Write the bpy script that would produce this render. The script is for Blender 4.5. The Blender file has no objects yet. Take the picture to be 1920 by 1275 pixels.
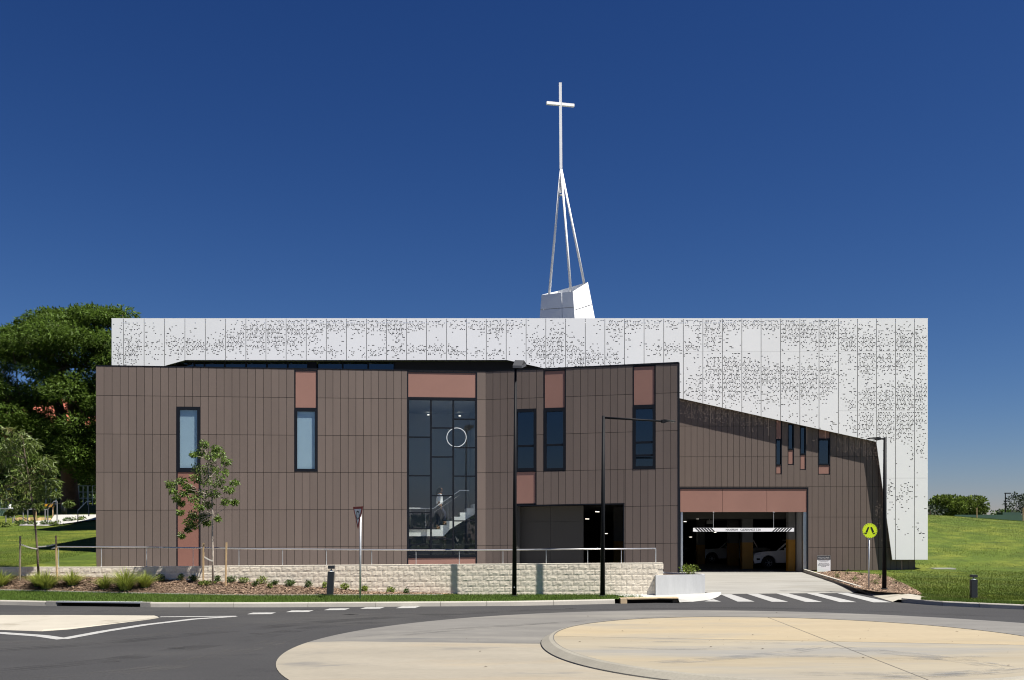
import bpy, bmesh, math, random
from math import radians, sin, cos, pi, sqrt, atan2, hypot
from mathutils import Vector, noise

random.seed(7)
scn = bpy.context.scene
C = scn.collection

# ------------------------------------------------------------------ camera
F, YH, H = 1830.0, 1000.0, 2.4          # focal length in photo pixels, horizon row, eye height
cd = bpy.data.cameras.new('camera')
cam = bpy.data.objects.new('camera', cd)
C.objects.link(cam)
cam.location = (0, 0, H)
cam.rotation_euler = (radians(90), 0, 0)
cd.sensor_width = 36.0
cd.lens = 36.0 * F / 1920.0
cd.shift_y = (YH - 637.5) / 1920.0
cd.clip_end = 3000
scn.camera = cam

# ------------------------------------------------------------------ light
SUN = Vector((2.1, -1.0, 4.2)).normalized()
EL = math.asin(SUN.z)
AZ = atan2(SUN.x, SUN.y)                 # from +Y clockwise
world = bpy.data.worlds.new('World')
scn.world = world
world.use_nodes = True
nt = world.node_tree
nt.nodes.clear()
sky = nt.nodes.new('ShaderNodeTexSky')
sky.sky_type = 'NISHITA'
sky.sun_disc = False
sky.sun_elevation = EL
sky.sun_rotation = AZ
sky.altitude = 300
sky.air_density = 1.0
sky.dust_density = 0.2
sky.ozone_density = 3.0
# deep polarised blue of the photograph: one power curve per channel over the whole sky
sep = nt.nodes.new('ShaderNodeSeparateColor'); com = nt.nodes.new('ShaderNodeCombineColor')
nt.links.new(sky.outputs[0], sep.inputs[0])
for ch, (k, g) in enumerate(((0.125, 1.72), (0.200, 1.42), (0.405, 1.17))):
    pw = nt.nodes.new('ShaderNodeMath'); pw.operation = 'POWER'; pw.inputs[1].default_value = g
    ml = nt.nodes.new('ShaderNodeMath'); ml.operation = 'MULTIPLY'; ml.inputs[1].default_value = k
    nt.links.new(sep.outputs[ch], pw.inputs[0]); nt.links.new(pw.outputs[0], ml.inputs[0]); nt.links.new(ml.outputs[0], com.inputs[ch])
bg = nt.nodes.new('ShaderNodeBackground')
bg.inputs['Strength'].default_value = 0.06
wo = nt.nodes.new('ShaderNodeOutputWorld')
nt.links.new(com.outputs[0], bg.inputs['Color'])
nt.links.new(bg.outputs[0], wo.inputs['Surface'])
sl = bpy.data.lights.new('sun', 'SUN')
sl.energy = 5.0
sl.angle = radians(0.53)
sl.color = (1.0, 0.95, 0.87)
so = bpy.data.objects.new('sun', sl)
C.objects.link(so)
so.rotation_euler = (-SUN).to_track_quat('-Z', 'Y').to_euler()
scn.view_settings.view_transform = 'Standard'
scn.view_settings.look = 'None'
scn.view_settings.gamma = 1.0
scn.view_settings.use_curve_mapping = False
scn.view_settings.exposure = 1.0
scn.cycles.max_bounces = 8
scn.cycles.transparent_max_bounces = 12
scn.cycles.use_denoising = True
scn.cycles.filter_width = 1.1
scn.cycles.denoising_input_passes = 'RGB_ALBEDO_NORMAL'
scn.cycles.denoising_prefilter = 'ACCURATE'

# ------------------------------------------------------------------ helpers
def P(x, y, Y):
    """point seen at photo pixel x,y at distance Y"""
    return Vector(((x - 960) * Y / F, Y, H + (YH - y) * Y / F))

def G(x, y, z=0.0):
    """ground point (height z) seen at photo pixel x,y"""
    Y = F * (H - z) / (y - YH)
    return Vector(((x - 960) * Y / F, Y, z))

def interp(tab, x):
    if x <= tab[0][0]:
        return tab[0][1]
    for (a, va), (b, vb) in zip(tab, tab[1:]):
        if x <= b:
            return va + (vb - va) * (x - a) / (b - a)
    return tab[-1][1]

def srgb(r, g, b):
    f = lambda c: (c / 255 / 12.92) if c / 255 <= 0.04045 else ((c / 255 + 0.055) / 1.055) ** 2.4
    return (f(r), f(g), f(b))

def tag(o, label=None, cat=None, group=None, kind=None):
    if label: o['label'] = label
    if cat: o['category'] = cat
    if group: o['group'] = group
    if kind: o['kind'] = kind
    return o

def empty(name, loc, label=None, cat=None, group=None, kind=None, rz=0):
    o = bpy.data.objects.new(name, None)
    o.empty_display_size = 0.2
    C.objects.link(o)
    o.location = loc
    o.rotation_euler = (0, 0, rz)
    return tag(o, label, cat, group, kind)

class MB:
    """collects faces, builds ONE mesh object; vertices in world space minus origin"""
    def __init__(s):
        s.v = []; s.f = []
    def add(s, vs, fs):
        n = len(s.v)
        s.v += [tuple(v) for v in vs]
        s.f += [tuple(i + n for i in f) for f in fs]
        return s
    def quad(s, a, b, c, d):
        return s.add([a, b, c, d], [(0, 1, 2, 3)])
    def poly(s, pts):
        return s.add(pts, [tuple(range(len(pts)))])
    def hexa(s, p):
        """8 points: bottom 4 ccw, top 4 ccw"""
        return s.add(p, [(3, 2, 1, 0), (4, 5, 6, 7), (0, 1, 5, 4), (1, 2, 6, 5), (2, 3, 7, 6), (3, 0, 4, 7)])
    def box(s, c, sz, rz=0, taper=1.0):
        x, y, z = sz[0] / 2, sz[1] / 2, sz[2] / 2
        ca, sa = cos(rz), sin(rz)
        pts = []
        for (zz, t) in ((-z, 1.0), (z, taper)):
            for (a, b) in ((-x, -y), (x, -y), (x, y), (-x, y)):
                a *= t; b *= t
                pts.append((c[0] + a * ca - b * sa, c[1] + a * sa + b * ca, c[2] + zz))
        return s.hexa(pts)
    def box2(s, a, b):
        return s.box([(a[i] + b[i]) / 2 for i in range(3)], [abs(b[i] - a[i]) for i in range(3)])
    def tube(s, pts, rad, n=8, cap=True, sq=False):
        pts = [Vector(p) for p in pts]
        if not isinstance(rad, (list, tuple)):
            rad = [rad] * len(pts)
        rings = []
        ref = None
        for i, p in enumerate(pts):
            d = (pts[min(i + 1, len(pts) - 1)] - pts[max(i - 1, 0)])
            if d.length < 1e-9: d = Vector((0, 0, 1))
            d.normalize()
            if ref is None:
                ref = Vector((0, 1, 0)) if abs(d.y) < 0.9 else Vector((1, 0, 0))
            u = d.cross(ref)
            if u.length < 1e-6: u = d.cross(Vector((0.3, 0.5, 0.8)))
            u.normalize()
            w = d.cross(u).normalized()
            ref = w.cross(d) if False else ref
            off = pi / 4 if sq else 0
            rings.append([p + (u * cos(2 * pi * k / n + off) + w * sin(2 * pi * k / n + off)) * rad[i] for k in range(n)])
        vs = [q for r in rings for q in r]
        fs = []
        for i in range(len(pts) - 1):
            for k in range(n):
                a = i * n + k; b = i * n + (k + 1) % n
                fs.append((a, b, b + n, a + n))
        if cap:
            fs.append(tuple(reversed(range(n))))
            fs.append(tuple(range((len(pts) - 1) * n, len(pts) * n)))
        return s.add(vs, fs)
    def bar(s, a, b, w, h):
        """box bar from a to b (any direction), w sideways, h upright"""
        a = Vector(a); b = Vector(b); d = (b - a).normalized()
        up = Vector((0, 0, 1)) if abs(d.z) < 0.95 else Vector((0, 1, 0))
        u = d.cross(up).normalized(); v = u.cross(d).normalized()
        q = lambda p: [p - u * w / 2 - v * h / 2, p + u * w / 2 - v * h / 2, p + u * w / 2 + v * h / 2, p - u * w / 2 + v * h / 2]
        return s.add(q(a) + q(b), [(0, 1, 2, 3), (7, 6, 5, 4), (0, 4, 5, 1), (1, 5, 6, 2), (2, 6, 7, 3), (3, 7, 4, 0)])
    def lathe(s, prof, c=(0, 0, 0), n=16, axis='Z'):
        vs = []
        for (r, z) in prof:
            for k in range(n):
                a = 2 * pi * k / n
                p = (r * cos(a), r * sin(a), z)
                if axis == 'Y': p = (p[0], p[2], p[1])
                vs.append((c[0] + p[0], c[1] + p[1], c[2] + p[2]))
        fs = []
        for i in range(len(prof) - 1):
            for k in range(n):
                a = i * n + k; b = i * n + (k + 1) % n
                fs.append((a, b, b + n, a + n))
        return s.add(vs, fs)
    def prism(s, pts, d):
        """polygon pts extruded by vector d"""
        n = len(pts); d = Vector(d)
        vs = [Vector(p) for p in pts]
        fs = [tuple(range(n)), tuple(reversed(range(n, 2 * n)))]
        fs += [(i, n + i, n + (i + 1) % n, (i + 1) % n) for i in range(n)]
        return s.add(vs + [v + d for v in vs], fs)
    def build(s, name, m, parent=None, smooth=False, bevel=0, recalc=True, mesh_name=None):
        org = Vector((0, 0, 0))
        if parent is not None:
            org = world_loc(parent)
        me = bpy.data.meshes.new(mesh_name or name)
        me.from_pydata([(v[0] - org.x, v[1] - org.y, v[2] - org.z) for v in s.v], [], s.f)
        if recalc:
            bm = bmesh.new(); bm.from_mesh(me)
            bmesh.ops.recalc_face_normals(bm, faces=bm.faces)
            bm.to_mesh(me); bm.free()
        me.materials.append(m)
        if smooth:
            for p in me.polygons: p.use_smooth = True
        o = bpy.data.objects.new(name, me)
        C.objects.link(o)
        if parent is not None:
            o.parent = parent
        if bevel:
            b = o.modifiers.new('bevel', 'BEVEL'); b.width = bevel; b.segments = 2; b.limit_method = 'ANGLE'
        return o

def world_loc(o):
    v = Vector(o.location)
    while o.parent is not None:
        o = o.parent
        v = v + Vector(o.location)
    return v

def copy_tree(o, parent=None):
    c = o.copy(); C.objects.link(c); c.parent = parent
    for ch in [x for x in bpy.data.objects if x.parent == o]:
        copy_tree(ch, c)
    return c

# ------------------------------------------------------------------ materials
M = {}
def mat(name, col, rough=0.6, metal=0.0, var=None, var2=None, bump=None, bump2=None, rnd=0.0, island=0.0, spec=0.5,
        alt=None, transl=0.0, emit=None, coord='pos', stretch=None, coat=0.0):
    """principled material; var=(scale,amount) brightness noise; alt=(colour,scale,lo,hi) mixes a second colour by noise"""
    m = bpy.data.materials.new(name); m.use_nodes = True
    n = m.node_tree.nodes; L = m.node_tree.links
    b = n['Principled BSDF']; out = n['Material Output']
    b.inputs['Roughness'].default_value = rough
    b.inputs['Metallic'].default_value = metal
    b.inputs['Specular IOR Level'].default_value = spec
    if coat: b.inputs['Coat Weight'].default_value = coat
    if coord == 'pos':
        geo = n.new('ShaderNodeNewGeometry'); vec = geo.outputs['Position']
    else:
        tc = n.new('ShaderNodeTexCoord'); vec = tc.outputs['Object']
    if stretch:
        mp = n.new('ShaderNodeMapping'); mp.inputs['Scale'].default_value = stretch
        L.new(vec, mp.inputs['Vector']); vec = mp.outputs[0]
    def nz(scale, detail=4, rough_=0.6):
        t = n.new('ShaderNodeTexNoise'); t.inputs['Scale'].default_value = scale
        t.inputs['Detail'].default_value = detail; t.inputs['Roughness'].default_value = rough_
        L.new(vec, t.inputs['Vector']); return t.outputs['Fac']
    rgb = n.new('ShaderNodeRGB'); rgb.outputs[0].default_value = (*col, 1)
    cur = rgb.outputs[0]
    if alt:
        alts = alt if isinstance(alt, list) else [alt]
        for (c2, sc, lo, hi) in alts:
            mr = n.new('ShaderNodeMapRange'); mr.inputs['From Min'].default_value = lo; mr.inputs['From Max'].default_value = hi
            mr.interpolation_type = 'SMOOTHSTEP'
            L.new(nz(sc, 5), mr.inputs['Value'])
            mx = n.new('ShaderNodeMix'); mx.data_type = 'RGBA'
            L.new(mr.outputs[0], mx.inputs['Factor']); L.new(cur, mx.inputs['A']); mx.inputs['B'].default_value = (*c2, 1)
            cur = mx.outputs['Result']
    def scale_by(fac_socket, amount):
        nonlocal cur
        mr = n.new('ShaderNodeMapRange'); mr.inputs['To Min'].default_value = 1 - amount; mr.inputs['To Max'].default_value = 1 + amount
        L.new(fac_socket, mr.inputs['Value'])
        mx = n.new('ShaderNodeMix'); mx.data_type = 'RGBA'; mx.blend_type = 'MULTIPLY'; mx.inputs['Factor'].default_value = 1
        L.new(cur, mx.inputs['A']); L.new(mr.outputs[0], mx.inputs['B'])
        cur = mx.outputs['Result']
    for v in (var, var2):
        if v:
            ct = n.new('ShaderNodeMapRange'); ct.inputs['From Min'].default_value = 0.3; ct.inputs['From Max'].default_value = 0.7
            L.new(nz(v[0]), ct.inputs['Value'])
            scale_by(ct.outputs[0], v[1])
    if rnd:
        oi = n.new('ShaderNodeObjectInfo'); scale_by(oi.outputs['Random'], rnd)
    if island:
        g2 = n.new('ShaderNodeNewGeometry'); scale_by(g2.outputs['Random Per Island'], island)
    L.new(cur, b.inputs['Base Color'])
    if bump:
        last = None
        for bb in (bump, bump2):
            if not bb: continue
            bp = n.new('ShaderNodeBump'); bp.inputs['Strength'].default_value = bb[1]; bp.inputs['Distance'].default_value = bb[2] if len(bb) > 2 else 0.02
            L.new(nz(bb[0], 6), bp.inputs['Height'])
            if last: L.new(last, bp.inputs['Normal'])
            last = bp.outputs[0]
        L.new(last, b.inputs['Normal'])
    if emit:
        b.inputs['Emission Color'].default_value = (*emit[0], 1); b.inputs['Emission Strength'].default_value = emit[1]
    if transl:
        tr = n.new('ShaderNodeBsdfTranslucent'); L.new(cur, tr.inputs['Color'])
        ms = n.new('ShaderNodeMixShader'); ms.inputs['Fac'].default_value = transl
        L.new(b.outputs[0], ms.inputs[1]); L.new(tr.outputs[0], ms.inputs[2]); L.new(ms.outputs[0], out.inputs['Surface'])
    M[name] = m
    return m

def glass(name, tint, refl=0.1, rough=0.0):
    m = bpy.data.materials.new(name); m.use_nodes = True
    n = m.node_tree.nodes; L = m.node_tree.links; n.clear()
    out = n.new('ShaderNodeOutputMaterial')
    tr = n.new('ShaderNodeBsdfTransparent'); tr.inputs['Color'].default_value = (*tint, 1)
    gl = n.new('ShaderNodeBsdfGlossy'); gl.inputs['Roughness'].default_value = rough; gl.inputs['Color'].default_value = (0.9, 0.95, 1, 1)
    lw = n.new('ShaderNodeLayerWeight'); lw.inputs['Blend'].default_value = 0.5
    pw = n.new('ShaderNodeMath'); pw.operation = 'POWER'; pw.inputs[1].default_value = 5.0
    L.new(lw.outputs['Facing'], pw.inputs[0])
    ad = n.new('ShaderNodeMath'); ad.operation = 'ADD'; ad.use_clamp = True; ad.inputs[1].default_value = refl
    L.new(pw.outputs[0], ad.inputs[0])
    mx = n.new('ShaderNodeMixShader'); L.new(ad.outputs[0], mx.inputs[0]); L.new(tr.outputs[0], mx.inputs[1]); L.new(gl.outputs[0], mx.inputs[2])
    L.new(mx.outputs[0], out.inputs['Surface'])
    M[name] = m
    return m

mat('brown', (0.151, 0.118, 0.102), 0.55, var=(0.6, 0.04), var2=(40, 0.03), rnd=0.06, stretch=(3, 3, 0.6), spec=0.3)
mat('terracotta', (0.285, 0.155, 0.124), 0.5, var=(0.7, 0.05), rnd=0.05, spec=0.35)
mat('terracotta_deep', (0.235, 0.112, 0.086), 0.5, var=(0.7, 0.05), spec=0.35)
mat('dark_metal', (0.006, 0.008, 0.013), 0.5, spec=0.2)
mat('substrate', (0.012, 0.012, 0.013), 0.9)
mat('white_panel', (0.86, 0.865, 0.87), 0.42, var=(0.25, 0.02), var2=(3, 0.012), rnd=0.015, spec=0.4)
mat('white_paint', (0.90, 0.90, 0.90), 0.4, var=(1.2, 0.02))
mat('screen_edge', (0.42, 0.42, 0.40), 0.5)
mat('spire_panel', (0.86, 0.87, 0.88), 0.35, rnd=0.03)
mat('block', (0.70, 0.632, 0.520), 0.9, var=(5, 0.10), var2=(45, 0.10), bump=(30, 0.35, 0.02), bump2=(150, 0.4, 0.008), rnd=0.05, spec=0.2)
mat('mortar', (0.69, 0.635, 0.535), 0.9, var=(8, 0.06), spec=0.2)
mat('asphalt', (0.0345, 0.0343, 0.0355), 0.85, var=(0.5, 0.10), var2=(45, 0.32), bump=(110, 0.7, 0.010), spec=0.3,
    alt=[((0.047, 0.046, 0.045), 0.13, 0.45, 0.68), ((0.026, 0.026, 0.0275), 0.8, 0.58, 0.72), ((0.054, 0.053, 0.051), 1.7, 0.66, 0.80)], stretch=(0.45, 1.0, 1))
mat('paint_white', (0.3256, 0.3256, 0.3182), 0.6, var=(6, 0.05), alt=[((0.21, 0.206, 0.195), 9, 0.52, 0.70), ((0.06, 0.06, 0.06), 26, 0.64, 0.70)])
mat('apron_far', (0.132, 0.127, 0.117), 0.85, var=(0.7, 0.12), var2=(14, 0.10), bump=(90, 0.35, 0.006), stretch=(0.35, 1.6, 1), alt=[((0.158, 0.150, 0.132), 0.35, 0.45, 0.7), ((0.095, 0.094, 0.092), 0.9, 0.58, 0.74)])
mat('apron_near', (0.228, 0.206, 0.164), 0.85, var=(0.6, 0.09), var2=(14, 0.07), bump=(90, 0.35, 0.006), stretch=(0.5, 1.5, 1), alt=[((0.245, 0.205, 0.145), 0.4, 0.48, 0.72), ((0.150, 0.142, 0.128), 0.7, 0.57, 0.72)])
mat('disc_far', (0.285, 0.236, 0.156), 0.85, var=(0.8, 0.07), var2=(12, 0.06), bump=(80, 0.3, 0.006), stretch=(0.35, 1.3, 1), alt=[((0.228, 0.205, 0.160), 0.5, 0.48, 0.72), ((0.275, 0.222, 0.138), 0.22, 0.5, 0.7)])
mat('disc_near', (0.245, 0.216, 0.160), 0.85, var=(0.7, 0.08), var2=(12, 0.06), bump=(80, 0.3, 0.006), stretch=(0.16, 1.0, 1),
    alt=[((0.245, 0.206, 0.140), 0.45, 0.5, 0.7), ((0.190, 0.182, 0.162), 0.42, 0.50, 0.66), ((0.165, 0.163, 0.156), 0.75, 0.60, 0.76)])
mat('kerb', (0.345, 0.325, 0.285), 0.85, var=(1.2, 0.08), var2=(25, 0.07), bump=(70, 0.3, 0.006), rnd=0.06)
mat('kerb_round', (0.235, 0.220, 0.182), 0.85, var=(1.0, 0.10), var2=(20, 0.08), bump=(70, 0.3, 0.006), rnd=0.05)
mat('island', (0.335, 0.310, 0.258), 0.85, var=(0.9, 0.07), var2=(30, 0.05), bump=(80, 0.3, 0.006), alt=((0.2294, 0.2072, 0.1628), 0.8, 0.55, 0.75))
mat('drive', (0.232, 0.226, 0.206), 0.85, var=(0.8, 0.09), var2=(25, 0.06), bump=(80, 0.2, 0.006), stretch=(0.5, 1, 1), alt=((0.1776, 0.1665, 0.1406), 0.35, 0.5, 0.75))
mat('path', (0.36, 0.355, 0.335), 0.85, var=(1.0, 0.06), var2=(30, 0.05))
mat('planter', (0.42, 0.43, 0.435), 0.8, var=(1.5, 0.07), var2=(20, 0.04), stretch=(2.5, 2.5, 0.4))
mat('steel', (0.55, 0.57, 0.60), 0.32, metal=0.9, var=(6, 0.08))
mat('galv', (0.52, 0.54, 0.56), 0.5, metal=0.55, var=(8, 0.08))
mat('rail', (0.60, 0.59, 0.60), 0.3, metal=0.8)
mat('black_pole', (0.007, 0.008, 0.010), 0.55, var=(3, 0.15), spec=0.12)
mat('bollard', (0.022, 0.024, 0.030), 0.45, var=(5, 0.1))
mat('lens', (0.6, 0.62, 0.62), 0.2)
mat('grass', (0.062, 0.094, 0.009), 0.8, var=(0.9, 0.25), var2=(9, 0.28), bump=(60, 0.8, 0.05), spec=0.2,
    alt=[((0.105, 0.124, 0.015), 0.45, 0.42, 0.66), ((0.150, 0.140, 0.036), 0.9, 0.62, 0.78), ((0.040, 0.066, 0.007), 0.3, 0.52, 0.72)], stretch=(0.8, 1.0, 1))
mat('verge', (0.055, 0.097, 0.014), 0.8, var=(2.2, 0.25), var2=(15, 0.25), bump=(60, 0.8, 0.04), spec=0.2)
mat('blade', (0.080, 0.132, 0.018), 0.7, island=0.4, transl=0.25, alt=((0.0851, 0.1221, 0.0222), 1.1, 0.5, 0.7), spec=0.25)
mat('blade_lawn', (0.090, 0.126, 0.013), 0.7, island=0.4, transl=0.25, alt=[((0.15, 0.155, 0.045), 0.6, 0.48, 0.70), ((0.055, 0.088, 0.012), 0.35, 0.5, 0.7)], spec=0.25)
mat('mulch', (0.185, 0.128, 0.090), 0.95, var=(3, 0.2), var2=(60, 0.45), bump=(70, 1.0, 0.06), spec=0.1)
mat('chip', (0.27, 0.190, 0.135), 0.9, island=0.65, spec=0.1)
mat('earth', (0.05, 0.06, 0.02), 0.95, var=(0.05, 0.2))
mat('leaf_big', (0.078, 0.128, 0.020), 0.6, island=0.5, transl=0.4, spec=0.25, var=(0.35, 0.2))
mat('leaf_gum', (0.098, 0.140, 0.024), 0.5, island=0.45, transl=0.25, spec=0.4, alt=((0.1462, 0.1075, 0.0387), 1.4, 0.55, 0.72))
mat('leaf_young', (0.105, 0.165, 0.026), 0.42, island=0.45, transl=0.25, spec=0.45, alt=((0.1376, 0.1032, 0.0258), 1.8, 0.60, 0.75))
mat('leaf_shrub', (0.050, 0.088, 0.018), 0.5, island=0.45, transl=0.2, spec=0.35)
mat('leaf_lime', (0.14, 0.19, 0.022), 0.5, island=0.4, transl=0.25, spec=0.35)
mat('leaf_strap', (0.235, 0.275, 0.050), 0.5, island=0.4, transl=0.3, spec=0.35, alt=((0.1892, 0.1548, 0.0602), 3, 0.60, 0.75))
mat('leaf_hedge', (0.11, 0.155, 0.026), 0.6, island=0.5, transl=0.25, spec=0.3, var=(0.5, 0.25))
mat('leaf_grey', (0.043, 0.05848, 0.0387), 0.6, island=0.5, transl=0.2, spec=0.3)
mat('bark', (0.11, 0.080, 0.058), 0.9, var=(5, 0.25), bump=(25, 0.8, 0.03))
mat('bark_red', (0.16, 0.085, 0.052), 0.9, var=(3, 0.25), bump=(12, 0.8, 0.05))
mat('bark_pale', (0.36, 0.31, 0.26), 0.85, var=(9, 0.22), bump=(40, 0.5, 0.01))
mat('timber', (0.46, 0.32, 0.17), 0.8, var=(6, 0.15), rnd=0.12)
mat('timber_grey', (0.20, 0.165, 0.12), 0.85, var=(6, 0.2))
mat('tie', (0.55, 0.52, 0.46), 0.8)
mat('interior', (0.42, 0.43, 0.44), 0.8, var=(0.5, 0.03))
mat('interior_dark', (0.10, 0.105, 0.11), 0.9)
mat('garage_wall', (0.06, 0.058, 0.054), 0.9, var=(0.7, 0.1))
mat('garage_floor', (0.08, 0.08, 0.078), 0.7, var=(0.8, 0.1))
mat('column_grey', (0.16, 0.16, 0.155), 0.85, var=(1.5, 0.08))
mat('column_yellow', (0.30, 0.145, 0.006), 0.55, var=(3, 0.08))
mat('olive_door', (0.062, 0.056, 0.047), 0.7, var=(1, 0.04), rnd=0.04)
mat('blind', (0.50, 0.565, 0.575), 0.8, var=(0.8, 0.03))
mat('lamp_on', (0.9, 0.9, 0.85), 0.5, emit=((1.0, 0.92, 0.78), 0.9))
mat('lamp_dim', (0.9, 0.9, 0.85), 0.5, emit=((1.0, 0.94, 0.82), 0.8))
mat('car_white', (0.74, 0.75, 0.76), 0.25, coat=0.6, var=(2, 0.02))
mat('car_dark', (0.012, 0.013, 0.016), 0.22, coat=0.6)
mat('car_glass', (0.006, 0.008, 0.010), 0.06)
mat('rubber', (0.012, 0.012, 0.012), 0.85)
mat('alloy', (0.50, 0.51, 0.53), 0.3, metal=0.8)
mat('head_lamp', (0.55, 0.57, 0.60), 0.1)
mat('sign_red', (0.33, 0.018, 0.026), 0.5)
mat('sign_white', (0.80, 0.81, 0.83), 0.5)
mat('sign_black', (0.008, 0.009, 0.010), 0.5)
mat('sign_lime', (0.62, 0.80, 0.015), 0.5, var=(3, 0.03))
mat('sign_grey', (0.055, 0.058, 0.065), 0.5)
mat('ink', (0.16, 0.17, 0.20), 0.6)
mat('clear_sign', (0.86, 0.87, 0.90), 0.45)
mat('skin', (0.36, 0.20, 0.13), 0.55)
mat('hair', (0.012, 0.009, 0.008), 0.5)
mat('blouse', (0.90, 0.91, 0.93), 0.7)
mat('trousers', (0.013, 0.020, 0.048), 0.75)
mat('shoe', (0.45, 0.27, 0.14), 0.6)
mat('stair_white', (0.88, 0.885, 0.84), 0.6)
mat('roof_red', (0.36, 0.105, 0.062), 0.8, var=(2, 0.2), var2=(12, 0.15))
mat('house_brick', (0.19, 0.105, 0.070), 0.9, var=(3, 0.2))
mat('trim_white', (0.72, 0.73, 0.73), 0.6)
mat('house_glass', (0.012, 0.014, 0.016), 0.08)
mat('barrier_yellow', (0.72, 0.36, 0.02), 0.6)
mat('sandstone', (0.50, 0.36, 0.17), 0.9, var=(4, 0.15), bump=(20, 0.6, 0.03), rnd=0.15)
mat('green_box', (0.16, 0.25, 0.20), 0.7)
mat('green_fence', (0.040, 0.088, 0.062), 0.7, var=(0.5, 0.1))
mat('rail_grey', (0.16, 0.165, 0.17), 0.5)
mat('soil', (0.06, 0.042, 0.03), 0.95)
mat('drain_dark', (0.030, 0.022, 0.014), 0.95)
mat('drain_lintel', (0.43, 0.33, 0.21), 0.85, var=(4, 0.15))
mat('leaf_litter', (0.10, 0.07, 0.045), 0.9, island=0.5)
mat('rubber_mark', (0.25, 0.26, 0.28), 0.85, var=(6, 0.15))
mat('joint', (0.10, 0.095, 0.085), 0.95)
mat('ring_light', (0.9, 0.9, 0.9), 0.4, emit=((1, 0.98, 0.95), 0.35))
glass('glass_clear', (0.95, 0.97, 0.97), 0.05)
glass('glass_dark', (0.35, 0.42, 0.48), 0.085)
glass('glass_blind', (0.90, 0.95, 0.98), 0.07)

# ------------------------------------------------------------------ ground sheets
KERB = [(-60, 33.6), (-30, 33.1)]
for px, py in ((0, 1134), (85, 1136), (290, 1138.5), (480, 1138.7), (700, 1137.7), (960, 1136), (1045, 1134.5), (1172, 1131.5), (1262, 1129.8)):
    g = G(px, py); KERB.append((g.x, g.y))
kerbY = lambda X: interp(KERB, X)
WALLY = F / 51.0
def px_at(X, Y): return 960 + X * F / Y

mb = MB(); mb.quad((-900, -300, -0.35), (900, -300, -0.35), (900, 1500, -0.35), (-900, 1500, -0.35))
tag(mb.build('ground', M['earth']), kind='structure')

# asphalt, fine grid not needed
mb = MB()
mb.quad((-120, -60, 0), (120, -60, 0), (120, 31.0, 0), (-120, 31.0, 0))
mb.quad((-61, 31.0, 0), (30, 31.0, 0), (16.5, 39.4, 0), (-61, 39.4, 0))
tag(mb.build('road', M['asphalt']), kind='structure')

# verge between kerb and edging / wall, mulch up to the wall
EDGE_PX = [(0, 1107), (130, 1110), (250, 1113), (400, 1116), (480, 1117), (620, 1116.5), (780, 1116), (860, 1115.2), (960, 1115), (1160, 1116)]
WB_PX = [(-200, 1077), (0, 1080), (150, 1081), (300, 1086), (400, 1090), (480, 1093), (560, 1100), (640, 1104), (690, 1110), (810, 1112.5), (860, 1115), (1244, 1115)]
EDGEY = [(-60, 34.9), (-18.6, 34.5), (-10.4, 34.1), (-6, 34.4), (-3.2, 35.1), (-1.9, 35.85), (6, 35.86)]
def edgeY(X): return interp(EDGEY, X)
def edgeZ(X):
    Y = edgeY(X); y = interp(EDGE_PX, px_at(X, Y))
    return H - (y - YH) * Y / F
def wallZ(X):
    y = interp(WB_PX, px_at(X, WALLY)); return H - (y - YH) / 51.0
def bedZ(X, Y):
    """height of the left garden between kerb and retaining wall"""
    k = kerbY(X) + 0.16; e = edgeY(X)
    if Y <= e:
        t = max(0, (Y - k) / max(e - k, 1e-3)); return 0.15 + (edgeZ(X) - 0.15) * t
    t = min(1, (Y - e) / max(WALLY - e, 1e-3)); return edgeZ(X) + (wallZ(X) - edgeZ(X)) * (t ** 0.9)
def strip(name, m, xs, ya, yb, n, dz=0.0, rough=0.0, kind='structure'):
    mb = MB(); vs = []; fs = []
    for X in xs:
        for j in range(n + 1):
            Y = ya(X) + (yb(X) - ya(X)) * j / n
            vs.append((X, Y, bedZ(X, Y) + dz + (noise.noise((X * 3, Y * 3, 0)) * rough if 0 < j else 0)))
    for i in range(len(xs) - 1):
        for j in range(n):
            a = i * (n + 1) + j
            fs.append((a, a + n + 1, a + n + 2, a + 1))
    mb.add(vs, fs)
    return tag(mb.build(name, m, smooth=True), kind=kind)
XE = G(1186, 1117, 0.15).x
xs = [-60 + i * 0.5 for i in range(int((XE + 60) / 0.5) + 1)] + [XE]
strip('verge', M['verge'], xs, lambda X: kerbY(X) + 0.14, lambda X: edgeY(X) + 0.02, 5)
xm = [-60 + i * 0.4 for i in range(int((60 - 1.8) / 0.4) + 1)]
strip('mulch_bed', M['mulch'], xm, lambda X: edgeY(X) + 0.02, lambda X: WALLY + 0.05, 8, dz=0.012, rough=0.03)
# concrete garden edging
mb = MB()
ex = [X for X in xs if X < -2.3]
for a, b in zip(ex, ex[1:]):
    pts = []
    for dz in (-0.05, 0.035):
        for (X, d) in ((a, -0.05), (b, -0.05), (b, 0.05), (a, 0.05)):
            pts.append((X, edgeY(X) + d, edgeZ(X) + dz))
    mb.hexa(pts)
tag(mb.build('garden_edging', M['kerb']), kind='structure')

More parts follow.
